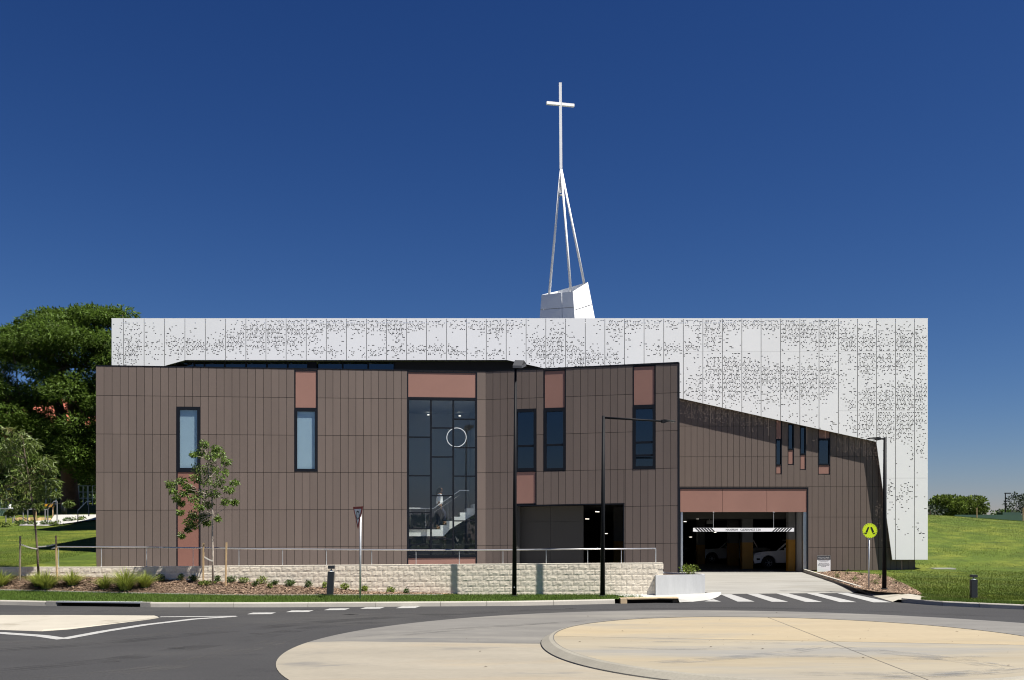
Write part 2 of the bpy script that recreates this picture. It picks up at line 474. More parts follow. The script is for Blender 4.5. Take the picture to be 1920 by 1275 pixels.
# grass blades on the verge
def blades(name, m, pts, hgt, wid, kind='stuff'):
    mb = MB(); vs = []; fs = []
    for p in pts:
        h = hgt * random.uniform(0.5, 1.15); a = random.uniform(0, pi); w = wid * random.uniform(0.7, 1.3)
        dx, dy = cos(a) * w, sin(a) * w
        lx, ly = random.gauss(0, 0.35) * h, random.gauss(0, 0.35) * h
        n = len(vs)
        vs += [(p[0] - dx, p[1] - dy, p[2] - 0.01), (p[0] + dx, p[1] + dy, p[2] - 0.01), (p[0] + lx, p[1] + ly, p[2] + h)]
        fs.append((n, n + 1, n + 2))
    mb.add(vs, fs)
    return tag(mb.build(name, m, recalc=False), kind=kind)
pts = []
for _ in range(52000):
    X = random.uniform(-19, XE + 0.35); k = kerbY(X) + 0.15; e = edgeY(X) - 0.04
    Y = random.uniform(k, e)
    if X > XE - 1.6 and random.random() < (X - XE + 1.6) / 2.0: continue
    pts.append((X, Y, bedZ(X, Y)))
o = blades('verge_grass', M['blade'], pts, 0.085, 0.006)
o['label'] = 'bright green mown grass strip between kerb and garden bed'; o['category'] = 'grass'
# loose bark chips
mb = MB(); vs = []; fs = []
for _ in range(9000):
    X = random.uniform(-19, -2.0); e = edgeY(X) + 0.06
    if e >= WALLY - 0.03: continue
    Y = random.uniform(e, WALLY - 0.02); z = bedZ(X, Y) + 0.02
    a = random.uniform(0, pi); l = random.uniform(0.02, 0.06); w = random.uniform(0.008, 0.02); t = random.uniform(-0.5, 0.5)
    n = len(vs)
    for sx, sy in ((-1, -1), (1, -1), (1, 1), (-1, 1)):
        vs.append((X + cos(a) * l * sx - sin(a) * w * sy, Y + sin(a) * l * sx + cos(a) * w * sy, z + 0.5 * t * l * sx + random.uniform(0, 0.015)))
    fs.append((n, n + 1, n + 2, n + 3))
mb.add(vs, fs)
o = tag(mb.build('bark_chips', M['chip'], recalc=False), kind='stuff')
o['label'] = 'brown bark chips on the garden bed under the block wall'; o['category'] = 'mulch'

# kerb stones along the far side of the road
kerb = empty('kerb', (0, kerbY(0), 0), kind='structure')
def kerb_piece(xa, xb, yf, parent, m, name='kerb_stone', h=0.15, w=0.16, gap=0.006, n=4):
    mb = MB(); sec = []
    for i in range(n + 1):
        X = xa + gap + (xb - xa - 2 * gap) * i / n; Y = yf(X)
        sec.append([(X, Y - 0.02, -0.02), (X, Y + 0.005, h - 0.03), (X, Y + 0.035, h), (X, Y + w, h + 0.003), (X, Y + w, -0.02)])
    vs = [p for s_ in sec for p in s_]; fs = []
    for i in range(n):
        for k in range(5):
            fs.append((i * 5 + k, i * 5 + (k + 1) % 5, (i + 1) * 5 + (k + 1) % 5, (i + 1) * 5 + k))
    fs += [(4, 3, 2, 1, 0), tuple(n * 5 + k for k in range(5))]
    mb.add(vs, fs); return mb.build(name, m, parent)
kj = [-60, -50, -40, -34, -28, -22, -19.5]
for px in (86, ): kj.append(G(px, 1136).x)
kj2 = [G(px, 1138).x for px in (284, 358, 440, 578, 704, 825, 912, 1040, 1162)]
for a, b in zip(kj, kj[1:]): kerb_piece(a, b, kerbY, kerb, M['kerb'])
for a, b in zip(kj2, kj2[1:]): kerb_piece(a, b, kerbY, kerb, M['kerb'])
# storm drain inlets
def drain(xa, xb, sa, sb, label, mlintel, rise):
    cx = (xa + xb) / 2
    d = empty('storm_drain', (cx, kerbY(cx), 0), label, 'drain')
    mb = MB(); y0, y1 = kerbY(xa), kerbY(xb)
    yy = lambda X: y0 + (y1 - y0) * (X - xa) / (xb - xa)
    def bb(a, b, z0, z1, d0, d1, nm, m):
        mb = MB(); mb.hexa([(a, yy(a) + d0, z0), (b, yy(b) + d0, z0), (b, yy(b) + d1, z0), (a, yy(a) + d1, z0),
                            (a, yy(a) + d0, z1), (b, yy(b) + d0, z1), (b, yy(b) + d1, z1), (a, yy(a) + d1, z1)])
        return mb.build(nm, m, d)
    bb(xa + 0.01, sa, -0.02, 0.155 + rise, -0.01, 0.5, 'side_block', mlintel if rise else M['kerb'])
    bb(sb, xb - 0.01, -0.02, 0.155 + rise, -0.01, 0.5, 'side_block', mlintel if rise else M['kerb'])
    bb(sa + 0.001, sb - 0.001, 0.118 + rise, 0.158 + rise, -0.02, 0.5, 'lintel', mlintel)
    bb(sa + 0.002, sb - 0.002, -0.05, 0.118 + rise, 0.35, 0.48, 'throat', M['drain_dark'])
    mbg = MB(); mbg.quad((sa, yy(sa) - 0.0, 0.004), (sb, yy(sb) - 0.0, 0.004), (sb, yy(sb) + 0.36, -0.01), (sa, yy(sa) + 0.36, -0.01))
    mbg.build('sump', M['drain_dark'], d)
drain(G(86, 1136).x, G(284, 1138).x, G(108, 1136).x, G(264, 1138).x, 'kerb storm drain with grey steel lintel below the strappy plants', M['galv'], 0.0)
drain(G(1162, 1131).x, G(1272, 1129.5).x, G(1175, 1131).x, G(1262, 1129.7).x, 'kerb storm drain with tan concrete lintel in front of the concrete planter', M['drain_lintel'], 0.02)

# footpath patch beside the planter, running down to the crossing
def sheet(name, pxs, m, thick=0.0, kind='structure'):
    """pxs: list of (px,py,z)"""
    mb = MB(); pts = [G(a, b, z) for a, b, z in pxs]; mb.poly(pts)
    o = mb.build(name, m); me = o.data
    bm = bmesh.new(); bm.from_mesh(me); bmesh.ops.triangulate(bm, faces=bm.faces)
    bmesh.ops.recalc_face_normals(bm, faces=bm.faces)
    if sum(f.normal.z for f in bm.faces) < 0: bmesh.ops.reverse_faces(bm, faces=bm.faces)
    bm.to_mesh(me); bm.free()
    return tag(o, kind=kind)
sheet('footpath', [(1150, 1114.5, .165), (1323, 1112.0, .165), (1336, 1110.5, .13), (1352, 1110, .05), (1352, 1114.5, .012), (1346, 1119, .008), (1331, 1124.5, .008), (1299, 1128.2, .008),
                   (1274, 1129.4, .03), (1272, 1122.2, .160), (1186, 1121.5, .160)], M['path'])

# driveway slab rising into the garage, zebra crossing
GY = F / 33.9                      # garage wall distance
SY = GY - 0.31                     # perforated screen distance
def drvZ(Y): return 0.006 + 0.244 * max(0, min(1, (Y - 38.6) / (GY - 38.6)))
kr0 = G(1612, 1109, 0.006); kr1 = Vector((16.1, GY, 0.25))
mb = MB()
nl = 10
vs = []; fs = []
for j in range(nl + 1):
    t = j / nl; Y = 38.55 + (GY + 0.3 - 38.55) * t
    xl = interp([(38.5, 8.15), (40, 7.5), (55, 7.5)], Y); xr = kr0.x + (kr1.x - kr0.x) * max(0, (Y - kr0.y) / (kr1.y - kr0.y)) - 0.02
    if j == 0: xr = G(1590.7, 1111).x
    for k in range(5): vs.append((xl + (xr - xl) * k / 4, Y + (0.0 if j else 0.65 * k / 4), drvZ(Y)))
for j in range(nl):
    for k in range(4): a = j * 5 + k; fs.append((a, a + 1, a + 6, a + 5))
mb.add(vs, fs); tag(mb.build('driveway', M['drive']), kind='structure')
mb = MB()
mb.quad((8.6, 44.9, drvZ(44.9) + .004), (14.9, 46.2, drvZ(46.2) + .004), (14.9, 46.23, drvZ(46.2) + .004), (8.6, 44.93, drvZ(44.9) + .004))
tag(mb.build('slab_joint', M['joint']), kind='structure')
# driveway kerb (right side)
dk = empty('driveway_kerb', (kr0.x, kr0.y, 0), kind='structure')
N = 6
for i in range(N):
    a = kr0.lerp(kr1, i / N + 0.002); b = kr0.lerp(kr1, (i + 1) / N - 0.002)
    a.z = drvZ(a.y); b.z = drvZ(b.y)
    d = (b - a); d.z = 0; d.normalize(); nr = Vector((d.y, -d.x, 0))
    h0 = 0.17
    mb = MB()
    if i == 0:      # ramped end
        e = a - d * 0.9; mb.add([e, e + nr * .15, a + nr * .15, a, a + Vector((0, 0, h0)), a + nr * .15 + Vector((0, 0, h0))], [(0, 1, 5, 4), (0, 4, 3), (1, 2, 5), (0, 3, 2, 1)]).build('kerb_ramp', M['kerb_round'], dk)
        mb = MB()
    up = Vector((0, 0, h0)); dn = Vector((0, 0, -0.05))
    mb.hexa([a + dn, b + dn, b + nr * .15 + dn, a + nr * .15 + dn, a + up + nr * .015, b + up + nr * .015, b + up + nr * .15, a + up + nr * .15])
    mb.build('kerb_stone', M['kerb'], dk)
# zebra crossing
zb = empty('zebra_crossing', G(1480, 1122), kind='structure')
nearx = [(1320.4, 1351.7), (1382.9, 1415), (1447, 1478), (1510.8, 1541.8), (1575, 1606), (1637.6, 1671)]
farx = [None, (1350, 1370.7), (1400, 1421.5), (1455.8, 1478.8), (1512, 1533.4), (1568, 1589.4)]
for i, (n_, f_) in enumerate(zip(nearx, farx)):
    yn = 1127.6 + i * 0.35; yf = 1114.4 - i * 0.55
    z = 0.010
    if f_ is None:
        pts = [G(1320.4, 1127.6, z), G(1351.7, 1128, z), G(1338, 1123.5, z), G(1331, 1124.7, z)]
    else:
        pts = [G(n_[0], yn, z), G(n_[1], yn, z), G(f_[1], yf, z), G(f_[0], yf, z)]
    MB().poly(pts).build('stripe', M['paint_white'], zb)

# right-hand lawn rising to the crest
HILL = [(30, .15), (33, .15), (36, .155), (40, .16), (46, .20), (54, .32), (58, .72), (66, 1.85), (75, 3.2), (82, 3.82), (88, 4.08), (100, 4.1), (130, 3.0), (220, 0)]
def hillZ(X, Y):
    z = interp(HILL, Y)
    t = max(0, min(1, (Y - 52) / 30))
    z -= 0.068 * (X - 37) * t * (1 if X > 36 else 0.35)
    return z + noise.noise((X * .15, Y * .15, 3)) * 0.10 * min(1, max(0, (Y - 38) / 10))
KR = [(kr0.x + 0.2, 36.6)]
for px, py in ((1693, 1130), (1725, 1133), (1760, 1135.6), (1840, 1139.5), (1920, 1143)):
    g = G(px, py); KR.append((g.x, g.y))
KR += [(19.5, 28.2), (30, 24), (60, 20)]
KRs = KR[1:]
kerbRY = lambda X: interp(KRs, X)
xs2 = sorted([13.55 + i * 0.5 for i in range(20)] + [22.24, 22.27] + [24 + i * 2.0 for i in range(45)])
ys = [0, .04, .08, .13, .2, .3, .4, .5, .6, .7, .8, .9, 1.0]
vs = []; fs = []; 
def lawnR_Y(X, t):
    y0 = kerbRY(X) + 0.15; Y = y0 + (160 - y0) * t ** 1.7
    return min(Y, GY - .03) if X < 22.25 else Y
nt_ = 40
for X in xs2:
    for j in range(nt_ + 1):
        Y = lawnR_Y(X, j / nt_); xx = X
        if Y <= kr0.y: xx = max(X, 14.33)
        if Y < GY and X < 16.4:   # follow driveway kerb edge
            xe = kr0.x + (kr1.x - kr0.x) * (Y - kr0.y) / (kr1.y - kr0.y) + 0.13
            if Y > kr0.y and X < xe: xx = xe
        vs.append((xx, Y, hillZ(xx, Y)))
for i in range(len(xs2) - 1):
    for j in range(nt_):
        a = i * (nt_ + 1) + j
        ym = vs[a][1]
        if vs[a + 1][1] - ym < 1e-4 and xs2[i] < 22.23: continue
        fs.append((a, a + nt_ + 1, a + nt_ + 2, a + 1))
mb = MB().add(vs, fs); tag(mb.build('lawn_hill', M['grass'], smooth=True), kind='structure')
# kerb right
kr = empty('kerb_right', (KRs[2][0], KRs[2][1], 0), kind='structure')
segs = [KRs[0][0], 14.25, 15.1, 16.1, 17.8, 19.5, 22.5, 26, 30, 38, 46, 60]
for a, b in zip(segs, segs[1:]): kerb_piece(a, b, kerbRY, kr, M['kerb'])
# concrete pad at the kerb ramp, mulch triangle at the sign
tag(MB().add([(14.2, 39.95, .012), (13.28, 34.05, .012), (13.42, 33.92, .10), (14.1, 32.62, .16), (14.45, 33.2, .165), (14.5, 34.6, .185), (14.62, 36.6, .185), (14.55, 39.9, .165)], [(0, 1, 6, 7), (1, 2, 5, 6), (2, 3, 4, 5)]).build('ramp_pad', M['island']), kind='structure')
mb = MB(); 
A_ = [(1519, 1071.5), (1560, 1071.5), (1600, 1072.2), (1640, 1074), (1662, 1080), (1690, 1093), (1712, 1104), (1727, 1115)]
B_ = [(1520, 1074.5), (1530, 1079), (1548, 1084.5), (1565, 1090), (1583, 1096), (1603, 1104), (1640, 1110), (1724, 1116.5)]
vs = []; fs = []
def hillpt(px, py, dz):
    Y = F * (H - .3) / (py - YH)
    for _ in range(6):
        z = hillZ((px - 960) * Y / F, Y); Y = F * (H - z) / (py - YH)
    Y = min(Y, GY - 0.03)
    X = (px - 960) * Y / F
    return Vector((X, Y, hillZ(X, Y) + dz))
MUR = []
for (a, b) in zip(A_, B_):
    pa, pb = hillpt(*a, .02), hillpt(*b, .02)
    MUR.append((pa, pb))
    for j in range(7):
        p = pb.lerp(pa, j / 6); p.z = hillZ(p.x, p.y) + 0.025 + 0.02 * noise.noise((p.x * 3, p.y * 3, 1)); vs.append(p)
for i in range(len(A_) - 1):
    for j in range(6): a = i * 7 + j; fs.append((a, a + 7, a + 8, a + 1))
tag(MB().add(vs, fs).build('mulch_bed_right', M['mulch'], smooth=True), kind='structure')
mb = MB(); vs = []; fs = []
for _ in range(4500):
    i = random.randrange(len(MUR) - 1); t = random.random(); s = random.random()
    p = MUR[i][1].lerp(MUR[i + 1][1], t).lerp(MUR[i][0].lerp(MUR[i + 1][0], t), s)
    z = hillZ(p.x, p.y) + 0.045; a = random.uniform(0, pi); l = random.uniform(.02, .06); w = random.uniform(.008, .02); n = len(vs); tt = random.uniform(-.5, .5)
    for sx, sy in ((-1, -1), (1, -1), (1, 1), (-1, 1)):
        vs.append((p.x + cos(a) * l * sx - sin(a) * w * sy, p.y + sin(a) * l * sx + cos(a) * w * sy, z + tt * l * sx))
    fs.append((n, n + 1, n + 2, n + 3))
mb.add(vs, fs); o = tag(mb.build('bark_chips', M['chip'], recalc=False), kind='stuff')
o['label'] = 'brown bark chips around the crossing sign beside the driveway'; o['category'] = 'mulch'
# blades on the right lawn, denser near the kerb
pts = []
def in_mulch(X, Y):
    px = 960 + X * F / Y; py = YH + (H - hillZ(X, Y)) * F / Y
    a = interp(A_, px) if px < 1727 else 9999; b = interp(B_, px)
    return 1505 < px < 1727 and a - 1 < py
for _ in range(120000):
    r = random.random()
    if r < 0.16:
        X = random.uniform(13.7, 20); Y = kerbRY(X) + .15 + abs(random.gauss(0, .8))
        kind = 1
    else:
        Y = 33 + 52 * random.random() ** 1.25; X = random.uniform(14, Y * 0.56)
        kind = 0
    if Y < kerbRY(X) + .15 or in_mulch(X, Y): continue
    if Y > kr0.y - 1.5 and X < kr0.x + (kr1.x - kr0.x) * (Y - kr0.y) / (kr1.y - kr0.y) + .35: continue
    if Y > GY - .1 and X < 23.2: continue
    if X < 15.0 and Y < 36.5 and Y > kerbRY(X) + 1.2 and X < 14.2: continue
    pts.append((X, Y, hillZ(X, Y), kind))
o = blades('kerb_grass', M['blade'], [p for p in pts if p[3]], 0.085, 0.006); o['label'] = 'dark green longer grass along the right kerb'; o['category'] = 'grass'
o = blades('lawn_grass', M['blade_lawn'], [p for p in pts if not p[3]], 0.065, 0.010); o['label'] = 'mown lawn grass right of the building'; o['category'] = 'grass'

# left lawn behind the retaining wall
LH = [(36.2, 1.12), (40, 1.35), (46, 1.80), (52, 2.25), (58, 2.72), (62, 3.05), (66, 3.60), (75, 4.5), (95, 5.6), (140, 6.5)]
def lawnLZ(X, Y): return interp(LH, Y) + noise.noise((X * .12, Y * .12, 9)) * 0.12 * min(1, (Y - 36) / 8)
vs = []; fs = []; xl = [-95 + i * 2.5 for i in range(31)] + [-18.24]; yl = [36.15 + (140 - 36.15) * (j / 34) ** 1.5 for j in range(35)]
for X in xl:
    for Y in yl: vs.append((X, Y, lawnLZ(X, Y)))
for i in range(len(xl) - 1):
    for j in range(len(yl) - 1): a = i * len(yl) + j; fs.append((a, a + len(yl), a + len(yl) + 1, a + 1))
tag(MB().add(vs, fs).build('lawn', M['grass'], smooth=True), kind='structure')
pts = []
for _ in range(26000):
    Y = 36.3 + 22 * random.random() ** 1.2; X = random.uniform(-Y * .54, -18.4); pts.append((X, Y, lawnLZ(X, Y)))
o = blades('lawn_grass', M['blade_lawn'], pts, 0.05, 0.007); o['label'] = 'mown lawn grass left of the building'; o['category'] = 'grass'
# lawn running on behind the wall, down to the terrace in front of the facade
vs = []; fs = []
for j in range(9):
    Y = 36.15 + (42.70 - 36.15) * j / 8; xe = max(-18.235, -.4262 * Y)
    for k in range(5):
        X = -18.24 + (xe + 18.24) * k / 4; vs.append((X, Y, lawnLZ(X, Y)))
    vs.append((xe + .05, Y, .44))
for j in range(8):
    for k in range(5): a = j * 6 + k; fs.append((a, a + 1, a + 7, a + 6))
tag(MB().add(vs, fs).build('lawn_edge', M['grass'], smooth=True), kind='structure')
# terrace between retaining wall and building
mb = MB(); mb.poly([(-18.2, WALLY + .1, .45), (5.45, WALLY + .1, .45), (5.45, 39.0, .45), (7.4, 41.5, .45), (7.4, 44.5, .45), (-18.2, 46, .45)]); tag(mb.build('terrace', M['drive']), kind='structure')

# ------------------------------------------------------------------ roundabout
def conic_pts(img, z, n=160):
    """least-squares ellipse through ground points, returned as (cx,cy,a,b,theta)"""
    P_ = [G(x, y, z) for x, y in img]
    mx = sum(p.x for p in P_) / len(P_); my = sum(p.y for p in P_) / len(P_)
    import numpy as np
    x = np.array([p.x - mx for p in P_]); y = np.array([p.y - my for p in P_])
    best = None
    # constrained search: ellipse with free centre and axes ratio
    D = np.stack([x * x, x * y, y * y, x, y], 1)
    s_, *_ = np.linalg.lstsq(D, np.ones(len(x)), rcond=None)
    A, B, C_, Dd, E_ = s_
    return A, B, C_, Dd, E_, mx, my
def ell_curve(cen, ax, n=140):
    return [Vector((cen[0] + ax[0] * cos(2 * pi * k / n), cen[1] + ax[1] * sin(2 * pi * k / n), 0)) for k in range(n)]
OUT = [(509, 1264), (536, 1230), (574, 1206), (637, 1189), (705, 1177), (791, 1167), (930, 1156), (1042, 1149), (1192, 1146), (1350, 1144), (1551, 1149), (1751, 1160), (1920, 1168)]
INN = [(1390, 1272), (1310, 1266.5), (1230, 1257), (1192, 1251.7), (1136, 1238), (1098.7, 1228), (1065, 1217), (1042.4, 1203.7), (1031, 1194), (1054, 1178), (1099, 1170), (1192, 1162), (1350, 1157.4), (1430, 1157.4), (1551, 1160), (1751, 1176), (1920, 1192)]
BAS = [(1007, 1209), (1024, 1226), (1080, 1251), (1192, 1274)]
def smooth_closed(img, z, centre, n=180):
    """closed curve: radius as a smooth function of angle through the measured ground points, mirrored where the photo does not show it"""
    import numpy as np
    pts = [G(x, y, z) for x, y in img]
    th = np.array([atan2(p.y - centre[1], p.x - centre[0]) for p in pts]); r = np.array([hypot(p.x - centre[0], p.y - centre[1]) for p in pts])
    # weak mean-radius samples where the photo shows nothing
    tw = list(th); rw = list(r); ww = [1.0] * len(r); rm = float(np.mean(r))
    for k in range(36):
        t = -pi + 2 * pi * k / 36
        if np.min(np.abs((th - t + pi) % (2 * pi) - pi)) > 0.5: tw.append(t); rw.append(rm); ww.append(0.35)
    tw = np.array(tw); rw = np.array(rw); ww = np.array(ww)
    K = 3; cols = [np.ones_like(tw)]
    for k in range(1, K + 1): cols += [np.cos(k * tw), np.sin(k * tw)]
    D = np.stack(cols, 1); reg = np.diag([0] + [0.05 * k ** 3 for k in range(1, K + 1) for _ in (0, 1)])
    s_ = np.linalg.solve(D.T @ (D * ww[:, None]) + reg, D.T @ (rw * ww))
    out = []
    for i in range(n):
        t = 2 * pi * i / n; rr = s_[0] + sum(s_[2 * k - 1] * cos(k * t) + s_[2 * k] * sin(k * t) for k in range(1, K + 1))
        out.append(Vector((centre[0] + rr * cos(t), centre[1] + rr * sin(t), z)))
    return out
CEN = (5.75, 20.35)
outer = smooth_closed(OUT, 0.0, CEN)
inner = smooth_closed(INN, 0.15, CEN)
NR = len(outer)
kw = 0.20
def scaled(curve, d, z): 
    res = []
    for p in curve:
        v = Vector((p.x - CEN[0], p.y - CEN[1], 0)); L_ = v.length; v *= (L_ + d) / L_
        res.append(Vector((CEN[0] + v.x, CEN[1] + v.y, z)))
    return res
kb_top = inner
kb_shoulder = scaled(inner, 0.08, 0.148)
kb_lip = scaled(inner, kw + 0.05, 0.060)
kb_foot = scaled(inner, kw + 0.07, 0.006)
# the apron in two pours (far, near), cut along a radial joint, each a slab
jt_l = G(577, 1205); 
def ring_slab(name, m, ia, ib, parent):
    mb = MB(); vs = []; fs = []
    idx = [k % NR for k in range(ia, ib + 1)]
    for k in idx:
        a = kb_foot[k]; b = outer[k]
        for j in range(7):
            t = j / 6; vs.append((b.x + (a.x - b.x) * t, b.y + (a.y - b.y) * t, 0.010 + 0.03 * min(t * 6, 1)))
    for i in range(len(idx) - 1):
        for j in range(6): q = i * 7 + j; fs.append((q, q + 7, q + 8, q + 1))
    mb.add(vs, fs); return mb.build(name, m, parent, recalc=False)
apron = empty('roundabout_apron', (CEN[0], CEN[1], 0), kind='structure')
kl = min(range(NR), key=lambda k: (outer[k] - jt_l).length)
jt_r = min(range(NR), key=lambda k: abs(atan2(outer[k].y - CEN[1], outer[k].x - CEN[0]) - radians(62)))
far_o = ring_slab('slab', M['apron_far'], 8, jt_r, apron)
far_o2 = ring_slab('slab', M['apron_far'], jt_r, kl, apron)
ring_slab('slab', M['apron_near'], kl, NR + 8, apron)
for k in (kl, jt_r):
    a, b = kb_foot[k], outer[k]; d = (b - a); d.z = 0; d.normalize(); nn = Vector((-d.y, d.x, 0)) * 0.012
    up = Vector((0, 0, .045)); u0 = Vector((0, 0, .013))
    MB().quad(a - nn + up, a + nn + up, b + nn + u0, b - nn + u0).build('joint', M['joint'], apron)
# kerb ring in segments
isl = empty('roundabout_island', (CEN[0], CEN[1], 0), kind='structure')
NSEG = 12
for s in range(NSEG):
    a = s * NR // NSEG; b = (s + 1) * NR // NSEG
    mb = MB(); vs = []; fs = []
    idx = [k % NR for k in range(a, b + 1)]
    for k in idx: vs += [kb_foot[k], kb_lip[k], kb_shoulder[k], kb_top[k] + Vector((0, 0, .012))]
    for i in range(len(idx) - 1):
        for j in range(3): q = i * 4 + j; fs.append((q, q + 4, q + 5, q + 1))
    mb.add(vs, fs).build('kerb_stone', M['kerb_round'], isl, recalc=False)
# dark joint ring just inside kerb
mb = MB(); r1 = scaled(inner, 0.004, .158); r2 = scaled(inner, -0.022, .158)
for k in range(NR): mb.quad(r1[k], r1[(k + 1) % NR], r2[(k + 1) % NR], r2[k])
mb.build('joint_ring', M['joint'], isl, recalc=False)
# inner disc in four pours split at lines through the photographed joint crossing
X0 = G(1555, 1203, .15)
dA = (G(1150, 1197, .15) - G(1920, 1211.5, .15)).normalized(); dB = (G(1463, 1163.5, .15) - G(1747, 1272.5, .15)).normalized()
inn = scaled(inner, -0.02, .155)
def disc_part(n1, s1, n2, s2, m):
    bm = bmesh.new(); f = bm.faces.new([bm.verts.new(p) for p in inn])
    for nv, sg in ((n1, s1), (n2, s2)):
        bmesh.ops.bisect_plane(bm, geom=bm.verts[:] + bm.edges[:] + bm.faces[:], plane_co=X0 + nv * sg * 0.013, plane_no=nv * sg, clear_inner=True)
    bmesh.ops.triangulate(bm, faces=bm.faces)
    bmesh.ops.recalc_face_normals(bm, faces=bm.faces)
    for f in bm.faces:
        if f.normal.z < 0: f.normal_flip()
    for v in bm.verts: v.co -= Vector((CEN[0], CEN[1], 0))
    me = bpy.data.meshes.new('slab'); bm.to_mesh(me); bm.free(); me.materials.append(m)
    o = bpy.data.objects.new('slab', me); C.objects.link(o); o.parent = isl
nA = Vector((-dA.y, dA.x, 0)); nB = Vector((-dB.y, dB.x, 0))
if nA.y < 0: nA = -nA
for sA in (1, -1):
    for sB in (1, -1): disc_part(nA, sA, nB, sB, M['disc_far'] if sA == 1 else M['disc_near'])
MB().poly([p - Vector((0, 0, .004)) for p in inn]).build('slab_joint_fill', M['joint'], isl)
# leaf litter on the concrete
mb = MB()
for _ in range(90):
    t = random.uniform(0, 2 * pi); r = random.uniform(0, 9.5); x, y = CEN[0] + r * cos(t), CEN[1] + r * sin(t)
    z = 0.162 if r < 5 else 0.05; l = random.uniform(.015, .04); a = random.uniform(0, pi)
    mb.add([(x - l * cos(a), y - l * sin(a), z), (x + .3 * l * sin(a), y - .3 * l * cos(a), z + .012), (x + l * cos(a), y + l * sin(a), z + .004), (x - .3 * l * sin(a), y + .3 * l * cos(a), z + .01)], [(0, 1, 2, 3)])
o = tag(mb.build('fallen_leaves', M['leaf_litter']), kind='stuff'); o['label'] = 'a few small dry leaves lying on the roundabout concrete'; o['category'] = 'leaves'

# rubber scuffs and wheel tracks
def film(name, col, dens_, scale, stretch):
    m_ = bpy.data.materials.new(name); m_.use_nodes = True; n = m_.node_tree.nodes; L = m_.node_tree.links
    b = n['Principled BSDF']; out = n['Material Output']; b.inputs['Base Color'].default_value = (*col, 1); b.inputs['Roughness'].default_value = .9
    geo = n.new('ShaderNodeNewGeometry'); mp = n.new('ShaderNodeMapping'); mp.inputs['Scale'].default_value = stretch
    t = n.new('ShaderNodeTexNoise'); t.inputs['Scale'].default_value = scale; t.inputs['Detail'].default_value = 6
    mr = n.new('ShaderNodeMapRange'); mr.inputs['From Min'].default_value = .40; mr.inputs['From Max'].default_value = .66; mr.inputs['To Max'].default_value = dens_
    tr = n.new('ShaderNodeBsdfTransparent'); mx = n.new('ShaderNodeMixShader')
    L.new(geo.outputs['Position'], mp.inputs['Vector']); L.new(mp.outputs[0], t.inputs['Vector']); L.new(t.outputs['Fac'], mr.inputs['Value'])
    L.new(mr.outputs[0], mx.inputs[0]); L.new(tr.outputs[0], mx.inputs[1]); L.new(b.outputs[0], mx.inputs[2]); L.new(mx.outputs[0], out.inputs['Surface'])
    M[name] = m_
film('scuff', (0.165, 0.172, 0.180), .38, 2.2, (.8, 1.6, 1)); film('scuff_dark', (0.075, 0.074, 0.072), .28, 2.0, (.6, 1.4, 1))
film('track_dark', (0.022, 0.022, 0.023), .35, 1.1, (.5, 1, 1)); film('track_light', (0.075, 0.073, 0.070), .40, 1.3, (.5, 1, 1)); film('oil', (0.020, 0.020, 0.020), .7, 3.0, (1, 1, 1))
def ribbon(name, pts3, w, m):
    """soft strip along a smooth curve through ground points; several narrow lanes so the edges fray"""
    cs_ = []
    for i in range(len(pts3) - 1):
        p0 = pts3[max(i - 1, 0)]; p1 = pts3[i]; p2 = pts3[i + 1]; p3 = pts3[min(i + 2, len(pts3) - 1)]
        for k in range(8):
            t = k / 8; cs_.append(.5 * ((2 * p1) + (p2 - p0) * t + (2 * p0 - 5 * p1 + 4 * p2 - p3) * t * t + (3 * p1 - p0 - 3 * p2 + p3) * t ** 3))
    cs_.append(pts3[-1]); mb = MB(); n = len(cs_)
    for lane in range(3):
        f = (.55, 1.0, .7)[lane]; off = (lane - 1 + .5 * noise.noise((lane * 5.3, w * 7, len(pts3)))) * w * .30; L_ = []; R_ = []
        for i, p in enumerate(cs_):
            d = cs_[min(i + 1, n - 1)] - cs_[max(i - 1, 0)]; d.z = 0; d.normalize(); nn = Vector((-d.y, d.x, 0)); ww = w * .16 * f * (sin(pi * i / (n - 1)) ** .5 + .05)
            ww *= 1 + .5 * noise.noise((i * .6, lane * 3.1, w))
            L_.append(p + nn * (off + ww) + Vector((0, 0, .0006 * lane))); R_.append(p + nn * (off - ww) + Vector((0, 0, .0006 * lane)))
        for i in range(n - 1): mb.quad(R_[i], R_[i + 1], L_[i + 1], L_[i])
    return tag(mb.build(name, M[m], recalc=False), kind='structure')
gz_ = lambda l, z: [G(a, b, z) for a, b in l]
for l, w in (([(1225, 1243), (1330, 1236), (1450, 1226), (1545, 1213)], .55), ([(1560, 1213), (1680, 1224), (1800, 1238), (1885, 1252)], .7), ([(1885, 1252), (1800, 1262), (1660, 1264), (1480, 1262)], .55),
             ([(1190, 1203), (1330, 1203.5), (1480, 1206)], .3), ([(1440, 1229), (1560, 1231), (1700, 1236), (1860, 1230)], .35), ([(1600, 1272), (1740, 1268), (1900, 1258), (2000, 1245)], .4), ([(1120, 1212), (1260, 1217), (1420, 1214)], .25)):
    ribbon('tyre_scuff', gz_(l, .162), w, 'scuff')
for l, w in (([(640, 1196), (800, 1183), (960, 1172), (1150, 1160)], .35), ([(700, 1196), (880, 1180), (1100, 1164), (1300, 1153)], .3)):
    ribbon('tyre_scuff', [p + Vector((0, 0, .0)) for p in gz_(l, .047)], w, 'scuff_dark')
